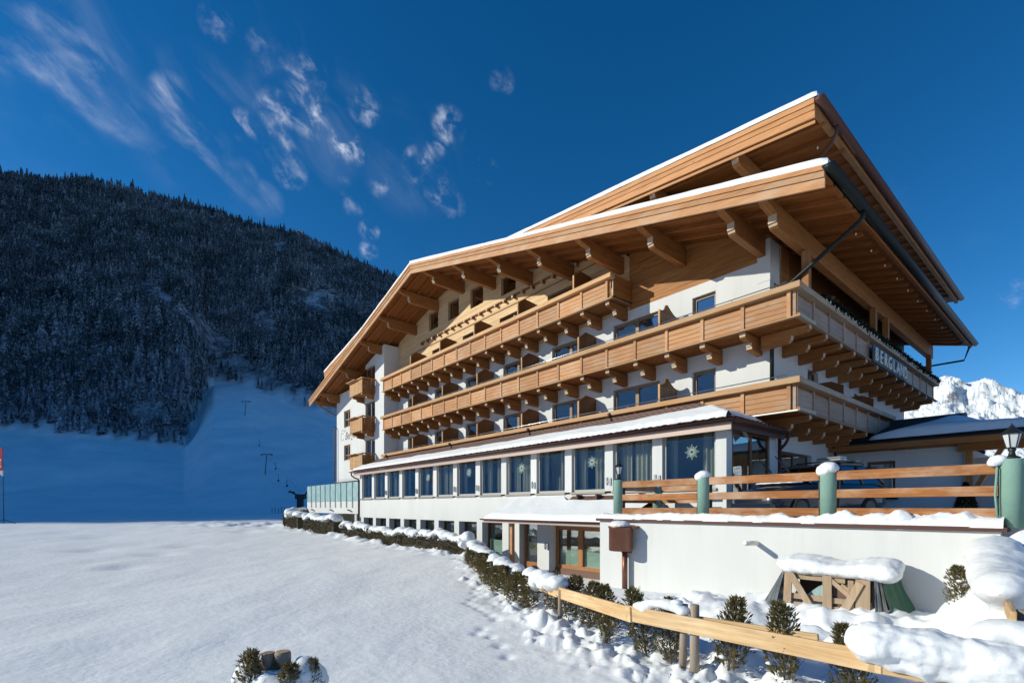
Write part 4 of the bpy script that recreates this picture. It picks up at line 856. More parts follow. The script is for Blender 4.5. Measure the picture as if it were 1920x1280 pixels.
# ---- conservatory roof: tiled lean-to with hipped right end
EY, EZ, TY, TZ, EXR = 13.70, 4.70, 16.26, 5.86, -6.77
SLC = (TZ - EZ) / (TY - EY)
cr = mk('conservatory_roof', MB().add([(-34.75, EY, EZ), (EXR, EY, EZ), (EXR - (TY - EY), TY, TZ), (-34.75, TY, TZ), (EXR, YW, EZ), (EXR - 1.0, YW, EZ + SLC * 1.0)],
    [(0, 1, 2, 3), (1, 4, 5, 2)]).add([(-34.75, EY, EZ - .06), (EXR, EY, EZ - .06), (EXR, YW, EZ - .06), (-34.75, YW, EZ - .06)], [(0, 1, 2, 3)]), TILE, HOT)
xs = np.arange(-34.75, EXR, .055); rows = 9
X, Y, Z = [], [], []
for r_ in range(rows):
    for e in (0, .98):
        y = EY + (TY - EY) * (r_ + e) / rows; X.append(xs); Y.append(np.full_like(xs, y)); Z.append(EZ + SLC * (y - EY) + .035 + (.03 if e == 0 else .0) + .028 * np.abs(np.sin(xs * math.pi / .27)))
X, Y, Z = map(np.array, (X, Y, Z)); lim = EXR - (Y - EY); hid = X > lim; Z = np.where(hid, Z - (X - lim) * SLC, Z)
tl_ = grid_obj('roof_tiles', X, Y, Z, TILE, cr, smooth=False); tag(tl_, kind='stuff')
ys = np.arange(EY, YW, .055); X, Y, Z = [], [], []
for r_ in range(6):
    for e in (0, .98):
        x = EXR - 1.8 * (r_ + e) / 6; X.append(np.full_like(ys, x)); Y.append(ys); Z.append(EZ + SLC * (EXR - x) + .035 + (.03 if e == 0 else 0) + .028 * np.abs(np.sin(ys * math.pi / .27)))
X, Y, Z = map(np.array, (X, Y, Z)); lim = (EY + (EXR - X)); Z = np.where(Y < lim, Z - (lim - Y) * SLC, Z); tag(grid_obj('roof_tiles', X, Y, Z, TILE, cr, smooth=False), kind='stuff')
mk('fascia', MB().box(-34.5, EXR - .10, EY + .12, EY + .17, 4.43, 4.66), PINK, cr); mk('fascia', MB().box(EXR - .22, EXR - .172, EY + .171, YW, 4.47, 4.66), GUT, cr)
mk('soffit', MB().box(-34.5, EXR - .2, EY + .172, YC + .02, 4.60, 4.64), PINK, cr)
mk('gutter', MB().half_gutter((-34.85, EY - .02, EZ + .02), (EXR + .06, EY - .02, EZ + .02), .072, 10), GUT, cr, True); mk('gutter', MB().half_gutter((EXR + .02, EY + .02, EZ + .02), (EXR + .02, YW, EZ + .02), .085, 10), GUT, cr, True)
mk('downpipe', MB().tube([(EXR, 17.5, 4.7), (EXR, 17.5, 4.45), (EXR - .08, 17.5, 4.3), (-7.0, 17.5, 4.15)], .05, 10), GUT, cr, True); mk('downpipe', MB().tube([(-7.12, 17.72, 4.6), (-7.12, 17.72, 1.9)], .06, 10), GUT, cr, True)
mk('downpipe', MB().tube([(-34.6, EY - .02, 4.66), (-34.6, EY + .0, 4.45), (-34.55, EY + .2, 4.30), (-34.40, EY + .42, 4.2), (-34.38, EY + .44, 3.9), (-34.38, EY + .44, .2)], .05, 10), GUT, cr, True)
for x in (-12.7, -17.6, -24.5, -32.9): mk('vent_pipe', MB().tube([(x, 15.65, 5.5), (x, 15.65, 5.82)], .05, 8).tube([(x, 15.65, 5.80), (x + .03, 15.5, 5.9)], .07, 8), GUT, cr, True)
# snow on it
nx = 420; u = np.linspace(-34.72, EXR - .25, nx); vv = np.linspace(0, 1, 30); U, Vv = np.meshgrid(u, vv)
low = EY + .03 + .10 * np.abs(np.sin(u * math.pi / .54 + 2 * fbm(u * .8, u * 0, 2, 3))) * (.3 + fbm(u * .6, u * 0, 3, 4)); upy = EY + 1.22 + .35 * (fbm(u * .5, u * 0 + 3, 4, 6) - .5) + .5 * np.clip((u + 12) / 6, 0, 1)
Y = low + (upy - low) * Vv; T = .15 * np.sqrt(np.clip(np.minimum(Vv / .10, (1 - Vv) / .25), 0, 1)) * (.6 + .6 * fbm(U * .9, Y * .9, 3, 8)); lim = EXR - (Y - EY); Zs = EZ + SLC * (Y - EY) + .05 + T
Zs = np.where(U > lim, Zs - (U - lim) * SLC * 2, Zs); grid_obj('snow_cover', U, Y, Zs, SNR, cr)
vv2 = np.linspace(0, 1, 40); U2, V2 = np.meshgrid(np.linspace(0, 1, 14), vv2); Yp = EY + .5 + 2.4 * V2; Xp = EXR - .35 - U2 * .9; T2 = .13 * np.sqrt(np.clip(np.minimum(np.minimum(U2 / .15, (1 - U2) / .3), np.minimum(V2 / .1, (1 - V2) / .2)), 0, 1)) * (.5 + fbm(Xp * 2, Yp * 2, 3, 4))
lim = EY + (EXR - Xp); Zp = EZ + SLC * (EXR - Xp) + .06 + T2; Zp = np.where(Yp < lim, Zp - (lim - Yp) * SLC, Zp); grid_obj('snow_cover', Xp, Yp, Zp, SNR, cr)
# ---- canopy over the door yard
cx0, cx1, cy0, cz0, cz1 = -17.0, -9.42, 12.55, 1.68, 2.42
cp = mk('canopy', MB().prism([(cy0, cz0), (YC - .002, cz1), (YC - .002, cz1 - .08), (cy0, cz0 - .08)], 0, cx0, cx1), SX, HOT)
mk('fascia', MB().box(cx0 - .02, cx1, cy0 - .04, cy0 - .002, cz0 - .13, cz0 + .01), PINK, cp); mk('gutter', MB().half_gutter((cx0 - .12, cy0 - .11, cz0 + .03), (cx1, cy0 - .11, cz0 + .03), .065, 8), GUT, cp, True)
mk('post', MB().box(-15.62, -15.48, 12.82, 12.96, -.6, cz0 + .04), PX_, cp); mk('tile_strip', MB().prism([(YC - .40, cz1 - .06), (YC - .02, cz1 + .20), (YC - .02, cz1 - .06)], 0, -13.4, -9.45), TILE, cp)
for i in range(4): mk('snow_guard', MB().box(-12.9 + i * .95, -12.83 + i * .95, YC - .36, YC - .06, cz1 + .0, cz1 + .24), GUT, cp)
U, Vv = np.meshgrid(np.linspace(cx0 - .02, cx1 - .02, 120), np.linspace(0, 1, 34)); low = cy0 - .10 + .05 * (fbm(U * 2.5, U * 0, 3, 14) - .5); Y = low + (YC - .01 - np.clip((U + 13.9) / .5, 0, 1) * .36 - low) * Vv
T = .22 * np.sqrt(np.clip(np.minimum(Vv / .10, (U - cx0 + .03) / .35), 0, 1)) * (.75 + .35 * fbm(U, Y, 3, 9)); grid_obj('snow_cover', U, Y, cz0 + (cz1 - cz0) * (Y - cy0) / (YC - cy0) + .01 + T, SNR, cp)

# ------------------------------------------------------------------ terrace with glass balustrade at the left end
TE = root('terrace', (-40, 15, 0), 'raised white terrace with frosted glass balustrade at the far end of the hotel', 'terrace')
mk('deck_wall', MB().box(-46.2, -34.42, YC, YC + .25, 1.70, 2.66).box(-46.2, -45.95, YC + .25, 17.6, 1.70, 2.66).box(-45.95, -34.42, YC + .25, 17.6, 1.72, 1.95), WH, TE)
for i in range(10): mk('glass_panel', MB().box(-46.05 + i * 1.165, -46.05 + i * 1.165 + 1.13, YC - .02, YC - .005, 2.64, 4.05 - (.0 if i else .0)), FG, TE)
for i in range(5): mk('glass_panel', MB().box(-46.24, -46.225, YC + i * .7, YC + i * .7 + .68, 2.64, 4.03 - i * .02), FG, TE)
for i in range(1, 11): mk('post', MB().box(-46.07 + i * 1.165 - .03, -46.07 + i * 1.165 + .03, YC - .07, YC - .021, 2.15, 4.06), STEEL, TE)
for x in (-44.6, -40.0, -36.2): mk('spout', MB().beam((x - .3, YC - .02, 2.0), (x + .35, YC - .25, 1.97), .12, .06), DKM, TE)
for x in (-39.0, -35.2): mk('column', MB().box(x - .18, x + .18, YC + .05, YC + .4, -.2, 1.70), WG, TE)
mk('undercroft_wall', MB().box(-46, -34.45, 17.2, 17.4, -.2, 1.72), INT, TE)

# ------------------------------------------------------------------ retaining wall, car park and its fence
RW = root('retaining_wall', (-5, 11.3, 0), 'long white plastered retaining wall holding up the car park', 'wall')
mk('wall_body', MB().box(-9.4, -1.1, 11.1, 11.5, -.7, 1.80).box(-9.4, -9.05, 11.5, YC - .001, -.7, 1.80), WH, RW)
mk('coping', MB().box(-9.5, -1.02, 11.03, 11.55, 1.80, 1.875).box(-9.5, -9.0, 11.55, YC - .003, 1.80, 1.874), GUT, RW)
mk('drain_pipe', MB().tube([(-4.93, 11.12, 1.40), (-4.93, 10.55, 1.43)], .055, 12).tube([(-4.93, 10.56, 1.43), (-4.93, 10.54, 1.432)], .048, 12), LET, RW, True)
sx, sy = np.meshgrid(np.linspace(-9.45, -1.06, 260), np.linspace(0, 1, 22)); YY = 11.02 + .62 * sy + (1 - sy) * (.10 * fbm(sx * 3.1, sx * 0, 4, 16) - .035) ; T = np.sqrt(np.clip(np.minimum(sy / .18, 1), 0, 1)) * (.05 + .16 * fbm(sx * 1.2, YY * 1.2, 4, 15) + .06 * fbm(sx * 9, YY * 9, 3, 19) + .38 * np.maximum(0, fbm(sx * 2.2, YY * 2.2, 3, 17) - .55) * ss(-6, -3, sx)) * np.clip((sx + 9.47) / .1, 0, 1)
grid_obj('snow_cover', sx, YY, 1.86 + T, SN, RW)
rh = root('rain_hopper', (-8.4, 11.0, 0), 'copper rain hopper and downpipe on the end of the retaining wall', 'downpipe')
mk('hopper', MB().lathe([(.30, 0), (.32, .02), (.32, .60), (.34, .62), (.34, .66)], (-8.4, 10.78, 1.02), 24), COPP, rh, True); mk('pipe', MB().tube([(-8.4, 10.95, 1.02), (-8.4, 10.95, -.1)], .075, 14), COPP, rh, True)
mk('bracket', MB().box(-8.52, -8.28, 10.95, 11.10, .95, 1.0).box(-8.14, -8.04, 10.8, 11.1, 1.62, 1.69), COPP, rh)
put('snow_cap', blob_mesh('snow_cap', [(-8.42, 10.78, 1.70, .30, .28, .13), (-8.5, 10.75, 1.74, .2, .2, .1)], .03, amp=.02), rh)
cpk = mk('car_park', MB().box(-9.04, 40, 11.5, 60, .9, 1.86), SN); tag(cpk, kind='structure')
PF = root('car_park_fence', (-5, 11.35, 1.87), 'fence of green concrete posts and orange-brown rails along the car park', 'fence')
gp = MB().lathe([(.15, 0), (.15, .96), (.14, .985), (.0, .99)], n=22)
gpm = gp.mesh('post', GREEN, True); POSTX = (-8.92, -6.32, -3.62, -.99)
posts = [put('post', gpm, PF, (x, 11.35, 1.985 - (.12 if x > -2 else 0))) for x in POSTX]; posts[-1].scale = (1.0, 1.0, 1.13)
for a, b in zip(POSTX[:-1], POSTX[1:]):
    for k_, (zt, zb) in enumerate(((2.92, 2.74), (2.55, 2.38), (2.18, 2.00))): mk('rail', MB().box(a + .155, b - .155, 11.30, 11.36, zb, zt), OR, PF, bevel=.01)
    for x in (a + .17, b - .17): mk('bracket', MB().box(x - .02, x + .02, 11.362, 11.40, 1.95, 2.9), DKM, PF)
pb = put('post', gpm, PF, (-9.15, 13.6, 1.87)); 
for zt, zb in ((2.86, 2.68), (2.5, 2.32), (2.12, 1.95)): mk('rail', MB().box(-9.18, -9.12, 11.5, 13.45, zb, zt), OR, PF); mk('rail', MB().box(-8.98, -7.75, 13.57, 13.63, zb, zt), OR, PF)
for x, (s1, s2) in zip(POSTX[1:3], ((.18, .12), (.19, .14))): put('snow_cap', blob_mesh('snow_cap', [(x, 11.35, 2.98, s1, s1, s2), (x - .05, 11.30, 2.94, s1 * .9, s1 * .8, s2)], .025, amp=.02), posts[POSTX.index(x)])
for o in PF.children: pass
put('snow_cap', blob_mesh('snow_cap', [(-1.14, 11.30, 2.97, .13, .13, .09), (-1.2, 11.26, 2.92, .09, .09, .07)], .025, amp=.015), PF)
mk('cable', MB().tube([(-1.15, 11.22, 2.85), (-1.17, 11.2, 2.4), (-1.14, 11.21, 1.95)], .018, 6).tube([(-.83, 11.2, 2.95), (-.80, 11.19, 2.4), (-.82, 11.2, 1.9)], .018, 6), GREEN, PF, True)
mk('snow_ridge', MB(), None) if False else None
bl = [(-5.2 + .22 * i + .1 * math.sin(i * 3), 11.55 + .12 * math.sin(i * 2.1), 1.93 + .05 * math.sin(i * 1.7) ** 2, .22, .2, .10 + .09 * abs(math.sin(i * 1.3))) for i in range(19)] + [(-3.9 + .3 * i, 11.20, 1.93, .2, .14, .10 + .06 * (i % 3)) for i in range(6)] + [(-2.75, 11.24, 1.96, .34, .16, .13), (-2.45, 11.26, 1.95, .28, .15, .12)]
bl += [(-1.95 - .1 * i, 11.75, 1.95, .2, .2, .16 + .05 * (i % 2)) for i in range(3)]
tag(put('snow_clods', blob_mesh('snow_clods', bl, .035, amp=.05, freq=7), None), 'shovelled snow clods heaped along the foot of the car park fence', 'snow', kind='stuff')
def lantern(x, y, z, s, label):
    l = root('lantern', (x, y, z), label, 'lantern', rot=.3, local=True)
    mk('base', MB().lathe([(.11, 0), (.10, .02), (.05, .04), (.035, .10), (.055, .14), (.03, .17)], n=12), DKM, l, True)
    mk('lamp_glass', MB().lathe([(.065, .175), (.115, .38)], n=6), LAMPG, l)
    fr = MB()
    for k_ in range(6):
        a = math.pi * k_ / 3; fr.tube([(.068 * math.cos(a), .068 * math.sin(a), .17), (.12 * math.cos(a), .12 * math.sin(a), .385)], .008, 5)
    mk('cage', fr, DKM, l); mk('roof', MB().lathe([(.14, .38), (.145, .395), (.07, .46), (.045, .48), (.04, .50), (.012, .53), (.004, .56)], n=6), DKM, l)
    l.scale = (s,) * 3; return l
lantern(-8.92, 11.35, 2.978, .95, 'small black lantern on the green post beside the conservatory'); lantern(-.99, 11.35, 2.99, 1.02, 'black lantern on the thick green post with cables, before the annex')
# ------------------------------------------------------------------ annex with carport
AN = root('annex', (-4, 25, 1.86), 'low white annex with dark felt roof and timber carport beside the hotel', 'building')
put('wall', wall_mesh('wall', 1, 24.3, .3, XR + .01, -3.35, 1.87, 4.45, [(-6.36, -5.40, 2.6, 4.05)], WH), AN); mk('end_wall', MB().box(-3.65, -3.352, 24.61, 31, 1.87, 4.44), WH, AN)
window(AN, 1, 24.42, -6.36, -5.40, 2.6, 4.05, 1, BR); mk('window_ledge', MB().box(-6.3, -5.3, 24.05, 24.29, 2.5, 2.6), DKM, AN)
ar = mk('roof', MB().prism([(23.1, 4.86), (28.6, 6.27), (34, 5.0), (34, 4.85), (28.6, 6.12), (23.1, 4.66)], 0, XR + .06, -3.9), BLK, AN)
mk('carport_roof', MB().prism([(23.1, 4.84), (29.5, 5.12), (29.5, 4.98), (23.1, 4.66)], 0, -3.898, 9), BLK, AN)
mk('eave_board', MB().box(XR + .07, 9, 23.12, 23.2, 4.45, 4.655), WX, ar); mk('beam', MB().box(-3.5, 9, 24.0, 24.22, 4.22, 4.62), WX, AN); mk('beam', MB().box(XR + .02, -3.5, 24.06, 24.28, 4.46, 4.62), WX, AN)
mk('brace', MB().beam((-2.35, 24.1, 4.25), (-3.15, 24.1, 2.6), .14, .16, (0, 1, 0)), WX, AN); mk('post', MB().box(-3.3, -3.1, 24.0, 24.2, 1.87, 4.22), WZ, AN); mk('door_panel', MB().box(-3.34, -2.55, 26.0, 26.1, 1.87, 4.1), WG, AN); mk('gutter', MB().half_gutter((XR + .06, 23.05, 4.80), (9, 23.05, 4.80), .09, 8), GUD, ar, True)
mk('downpipe', MB().tube([(-7.2, 23.1, 4.7), (-7.2, 23.4, 4.3), (-7.2, 24.1, 3.8), (-7.2, 24.2, 1.9)], .05, 8), GUD, AN, True)
Xs, Vv = np.meshgrid(np.linspace(-6.2, 8.5, 150), np.linspace(0, 1, 46)); Ys = 23.0 + Vv * 6.4
rf = np.where(Ys < 28.6, 4.86 + (Ys - 23.1) * .2564, 6.27 - (Ys - 28.6) * .24); rl = 4.84 + (Ys - 23.1) * .044; bl_ = ss(-4.3, -2.4, Xs); rf = rf * (1 - bl_) + np.maximum(rl, rf * (1 - bl_)) * bl_
Tn = .34 * np.sqrt(np.clip(np.minimum((Xs + 6.0 - .45 * (Ys - 23)) / 1.0, Vv / .05), 0, 1)) * (.55 + .5 * fbm(Xs * .7, Ys * .7, 3, 5)); Zs = rf + .02 + Tn - .12 * (Tn < .005)
grid_obj('snow_cover', Xs, Ys, Zs, SNR, ar)
# ------------------------------------------------------------------ parked car
CAR = root('parked_car', (-5.47, 15.5, 1.87), 'dark blue estate car with raised wipers and roof rack parked behind the fence', 'car', None, R(-109), True)
def loft(sections):
    n = len(sections[0]); v = [p for s in sections for p in s]; f = [(i * n + k_, i * n + k_ + 1, (i + 1) * n + k_ + 1, (i + 1) * n + k_) for i in range(len(sections) - 1) for k_ in range(n - 1)]
    f += [(i * n + n - 1, i * n, (i + 1) * n, (i + 1) * n + n - 1) for i in range(len(sections) - 1)]; f += [tuple(range(n))[::-1], tuple(range((len(sections) - 1) * n, len(sections) * n))]
    return MB().add(v, f)
def sec(x, w_, zb, zs, zt): return [(x, -w_ * .86, zb), (x, -w_ * .98, zb + .12), (x, -w_, zs), (x, -w_ * .93, zt - .05), (x, -w_ * .6, zt), (x, 0, zt + .02), (x, w_ * .6, zt), (x, w_ * .93, zt - .05), (x, w_, zs), (x, w_ * .98, zb + .12), (x, w_ * .86, zb)]
mk('body', loft([sec(2.12, .55, .30, .46, .60), sec(2.05, .72, .26, .48, .68), sec(1.85, .82, .22, .55, .78), sec(1.3, .87, .20, .62, .90), sec(.80, .88, .20, .66, .98), sec(-.5, .88, .20, .68, 1.0), sec(-1.7, .87, .22, .70, 1.01), sec(-2.05, .82, .28, .70, .98), sec(-2.15, .70, .36, .66, .86)]), CARP, CAR, True)
def cab(x0, x1, wb, wt, zt, ins): return [[(x0 - ins, -wb + ins, .96), (x0 - ins, wb - ins, .96), (x1 + ins, wb - ins, .98), (x1 + ins, -wb + ins, .98)], [(x0 - .86, -wt + ins, zt), (x0 - .86, wt - ins, zt), (x1 + .42, wt - ins, zt), (x1 + .42, -wt + ins, zt)]]
mk('glasshouse', loft(cab(.88, -2.0, .80, .62, 1.46, .01)), GCAR, CAR)
mk('roof', loft([sec2 for sec2 in ([(.06, -.60, 1.45), (.06, .60, 1.45), (-1.62, .61, 1.45), (-1.62, -.61, 1.45)], [(-.05, -.54, 1.515), (-.05, .54, 1.515), (-1.5, .54, 1.515), (-1.5, -.54, 1.515)])]), CARP, CAR, bevel=.03)
pl_ = MB()
for s in (-1, 1):
    pl_.tube([(.88, s * .79, .97), (.02, s * .61, 1.47)], .035, 6).tube([(-.35, s * .80, .97), (-.42, s * .62, 1.47)], .035, 6).tube([(-1.1, s * .80, .97), (-1.08, s * .62, 1.47)], .03, 6).tube([(-2.0, s * .79, .98), (-1.58, s * .61, 1.47)], .05, 6)
mk('pillars', pl_, CARP, CAR, True)
for x in (1.32, -1.30):
    for s in (-1, 1):
        wl = mk('wheel', MB().tube([(x, s * .64, .31), (x, s * .88, .31)], .31, 22), RUB, CAR, True); mk('rim', MB().tube([(x, s * .86, .31), (x, s * .89, .31)], .20, 16), ALU, wl)
for s in (-1, 1):
    mk('headlight', MB().obox((1.98, s * .60, .66), (.07, 0, -.02), (0, .13, 0), (.01, 0, .055)), LAMPG, CAR, bevel=.02); mk('mirror', MB().obox((.62, s * .96, 1.02), (.06, 0, 0), (0, .10, 0), (0, 0, .07)), CARP, CAR, bevel=.03)
    mk('roof_bar', MB().tube([(-.15, s * .56, 1.53), (-.2, s * .56, 1.57), (-1.45, s * .56, 1.57), (-1.5, s * .56, 1.53)], .016, 6), DKM, CAR, True)
mk('bumper', MB().obox((2.08, 0, .36), (.08, 0, 0), (0, .70, 0), (0, 0, .08)), CARP, CAR, bevel=.03); mk('grille', MB().obox((2.10, 0, .56), (.04, 0, 0), (0, .34, 0), (0, 0, .05)), DKM, CAR)
for y in (-.35, .22): mk('wiper', MB().tube([(.92, y + .25, 1.0), (1.28, y + .05, 1.45), (1.36, y - .02, 1.62)], .012, 5).beam((1.12, y + .13, 1.30), (1.42, y - .08, 1.72), .03, .02), DKM, CAR)
for x in (-.45, -1.2): mk('roof_rack', MB().tube([(x, -.72, 1.62), (x, .72, 1.62)], .02, 6), DKM, CAR)
mk('ski_carrier', MB().obox((-.82, .1, 1.68), (.14, 0, 0), (0, .36, 0), (0, 0, .035)).obox((-.82, .1, 1.745), (.13, 0, 0), (0, .36, 0), (0, 0, .02)), STEEL, CAR, bevel=.01)
put('windscreen_snow', blob_mesh('windscreen_snow', [(.80 - .28 * i, -.45 + .3 * j, 1.05 + .14 * i, .22, .22, .05) for i in range(2) for j in range(4)] + [(1.1, -.5 + .33 * j, .99, .22, .25, .035) for j in range(4)], .03, amp=.015), CAR)
# potted conifer by the annex
def sprays(n, fn, ln, wdt, rs_):
    """n little flat sprays; fn(rs) -> position, outward direction"""
    v = np.empty((n, 4, 3)); 
    for i in range(n):
        p, d = fn(rs_); d = d / (np.linalg.norm(d) + 1e-9); u_ = d * .75 + np.array([0, 0, .55]) + rs_.randn(3) * .28; u_ /= np.linalg.norm(u_); s = np.cross(u_, rs_.randn(3)); s /= np.linalg.norm(s) + 1e-9
        L = ln * (.6 + .8 * rs_.rand()); W = wdt * (.6 + .8 * rs_.rand()); v[i] = [p, p + u_ * L * .55 + s * W, p + u_ * L, p + u_ * L * .5 - s * W]
    return v.reshape(-1, 3), np.arange(n * 4).reshape(-1, 4)
def thuja(seed, n, lean=.0, bare=.25):
    rs_ = np.random.RandomState(seed); ph = rs_.rand(6) * 6.28
    def fn(q):
        t = q.rand() ** .8; a = q.rand() * 6.28; w0 = (.20 * (1 - t) ** .5 + .03) * (1 + .30 * math.sin(3 * a + ph[0] + 5 * t) + .2 * math.sin(5 * a + ph[1])) * (1 if t > .25 else .55 + 1.8 * t)
        r_ = w0 * q.rand() ** .45; return np.array([r_ * math.cos(a) + lean * t, r_ * math.sin(a), .06 + t * .92]), np.array([math.cos(a), math.sin(a), .5])
    return sprays(n, fn, .075, .011, rs_)
THM = [tri_mesh('foliage', *thuja(s, 1350, (s % 3 - 1) * .06), THU) for s in range(5)]
STM = []
for s in range(2):
    rs_ = np.random.RandomState(40 + s); mb = MB().tube([(0, 0, -.15), (.01, 0, .4), (.0, .01, .92)], [.016, .012, .004], 6)
    for i in range(26): a = rs_.rand() * 6.28; z0 = .08 + .75 * rs_.rand(); l = .24 * (1 - z0) + .05; mb.tube([(0, 0, z0), (l * .6 * math.cos(a), l * .6 * math.sin(a), z0 + .10), (l * math.cos(a), l * math.sin(a), z0 + .24)], [.006, .004, .002], 4, False)
    STM.append(mb.mesh('stem', BARK))
TUF = []
for s in range(4):
    rs_ = np.random.RandomState(60 + s); mb = MB(); V_, F_ = ico(2)
    for i in range(9):
        a = rs_.rand() * 6.28; t_2 = .12 + .7 * rs_.rand(); r_ = (.17 * (1 - t_2) ** .5 + .02) * (.5 + .6 * rs_.rand()); c_ = (r_ * math.cos(a), r_ * math.sin(a), .08 + t_2 * .88); q = .022 + .035 * rs_.rand() ** 2
        mb.add([(c_[0] + v.x * q * (1 + .3 * math.sin(9 * v.y + i)), c_[1] + v.y * q * (1 + .3 * math.sin(8 * v.z + i)), c_[2] + v.z * q * .55) for v in V_], F_)
    TUF.append(mb.mesh('snow_tuft', SN, True))
def gz(x, y): return float(ground(np.array([x]), np.array([y]))[0])
def shrub(x, y, h, k_, label, group=None, wid=1.0, z=None):
    r_ = root('thuja_shrub', (x, y, (gz(x, y) if z is None else z) - .03), label, 'shrub', group, k_ * 1.7, True); r_.rotation_euler = (.13 * math.sin(k_ * 2.3), .13 * math.cos(k_ * 3.1), k_ * 1.7)
    for nm, me in (('foliage', THM[k_ % 5]), ('stem', STM[k_ % 2]), ('snow_tuft', TUF[k_ % 4])):
        o = put(nm, me, r_); o.scale = (h * wid, h * wid, h)
        if nm != 'stem': o['kind'] = 'stuff'
    return r_
pc = root('potted_conifer', (-3.0, 22.0, 1.86), 'dark clipped conifer in a pot standing before the annex wall', 'plant', None, 0, True)
mk('pot', MB().lathe([(.14, 0), (.2, .26), (.22, .28), (.18, .28), (.16, .22)], n=14), DKM, pc, True)
def cone(q): t = q.rand(); a = q.rand() * 6.28; r_ = .28 * (1 - t) ** .8 * (.8 + .2 * q.rand()); return np.array([r_ * math.cos(a), r_ * math.sin(a), .26 + .85 * t]), np.array([math.cos(a), math.sin(a), .3])
put('foliage', tri_mesh('foliage', *sprays(1800, cone, .08, .02, np.random.RandomState(3)), GARL), pc)

# ------------------------------------------------------------------ pallet crate under tarpaulins, against the wall
CR = root('wooden_crate', (-3.3, 10.5, .3), 'weathered pallet-wood crate under thick snow against the retaining wall', 'crate')
mk('back_panel', MB().box(-4.0, -2.55, 10.92, 10.96, .1, 1.0).box(-2.60, -2.56, 10.25, 10.9, .1, .95), BOX, CR); mk('top_board', MB().box(-4.05, -2.5, 10.18, 10.98, .93, .97), PAL, CR)
for a, b, w_ in (((-3.97, .1), (-3.93, .95), .14), ((-3.27, .1), (-3.27, .95), .15), ((-2.72, .05), (-2.72, .93), .22), ((-2.90, .1), (-2.90, .90), .09)): mk('slat', MB().beam((a[0], 10.19, a[1]), (b[0], 10.19, b[1]), .03, w_, (1, 0, 0)), PAL, CR, bevel=.006)
for a, b, w_, y in (((-3.90, .95), (-3.40, .12), .12, 10.155), ((-3.10, .12), (-2.75, .88), .13, 10.15), ((-3.25, .90), (-2.85, .55), .08, 10.20), ((-2.95, .05), (-2.7, .35), .1, 10.21), ((-3.06, .80), (-2.7, .55), .07, 10.215)): mk('slat', MB().beam((a[0], y, a[1]), (b[0], y, b[1]), .025, w_, (1, 0, 0)), PAL, CR, bevel=.006)
for z_, x0, x1 in ((.50, -3.95, -2.6), (.34, -3.95, -2.6), (.88, -3.95, -3.0)): mk('slat', MB().box(x0, x1, 10.225, 10.25, z_ - .05, z_ + .05), PAL, CR)
mk('board_panel', MB().box(-3.2, -2.6, 10.27, 10.29, .05, .93), BOX, CR); mk('glass_sheet', MB().add([(-3.75, 10.3, .45), (-3.30, 10.28, .45), (-3.30, 10.3, .80), (-3.45, 10.3, .72)], [(0, 1, 2, 3)]), FG, CR)
def sheet(par, a, b, c, d, m, nm, amp=.025, seed=0):
    U, Vv = np.meshgrid(np.linspace(0, 1, 16), np.linspace(0, 1, 16)); a, b, c, d = map(np.array, (a, b, c, d)); Pq = (a * (1 - U[..., None]) + b * U[..., None]) * (1 - Vv[..., None]) + (d * (1 - U[..., None]) + c * U[..., None]) * Vv[..., None]
    nrm = np.cross(b - a, d - a); nrm = nrm / np.linalg.norm(nrm); Pq = Pq + nrm * ((fbm(U * 6, Vv * 1.5, 3, seed) - .5) * 2 * amp)[..., None]; return grid_obj(nm, Pq[..., 0], Pq[..., 1], Pq[..., 2], m, par)
sheet(CR, (-4.42, 10.12, .20), (-4.38, 10.95, .25), (-4.02, 10.95, 1.0), (-4.02, 10.2, 1.0), TARP, 'grey_tarpaulin', .03, 1); sheet(CR, (-4.15, 10.05, .15), (-4.42, 10.13, .20), (-4.03, 10.2, 1.0), (-4.0, 10.17, .98), TARP, 'grey_tarpaulin', .02, 2)
sheet(CR, (-2.36, 10.08, .12), (-2.20, 10.9, .2), (-2.50, 10.95, .97), (-2.52, 10.2, .95), TARP, 'grey_tarpaulin', .03, 3); sheet(CR, (-2.24, 10.10, .12), (-2.05, 10.85, .2), (-2.38, 10.95, .98), (-2.44, 10.2, .96), TARPG, 'green_tarpaulin', .06, 4); sheet(CR, (-2.33, 10.05, .10), (-2.26, 10.06, .12), (-2.46, 10.18, .95), (-2.50, 10.2, .94), ALU, 'metal_strip', .01, 4); sheet(CR, (-2.50, 10.06, .08), (-2.36, 10.04, .10), (-2.50, 10.17, .94), (-2.55, 10.18, .94), TARP, 'grey_tarpaulin', .05, 6)
put('snow_cover', blob_mesh('snow_cover', [(-4.0 + .17 * i, 10.55, 1.10 + .05 * math.sin(i * .9), .26, .50, .15 + (.03 if i > 6 else 0)) for i in range(10)] + [(-3.9 + .25 * i, 10.22, 1.05, .22, .18, .13) for i in range(7)] + [(-2.42, 10.4, 1.05, .2, .35, .17)], .035, amp=.035, freq=4, smooth=14), CR)

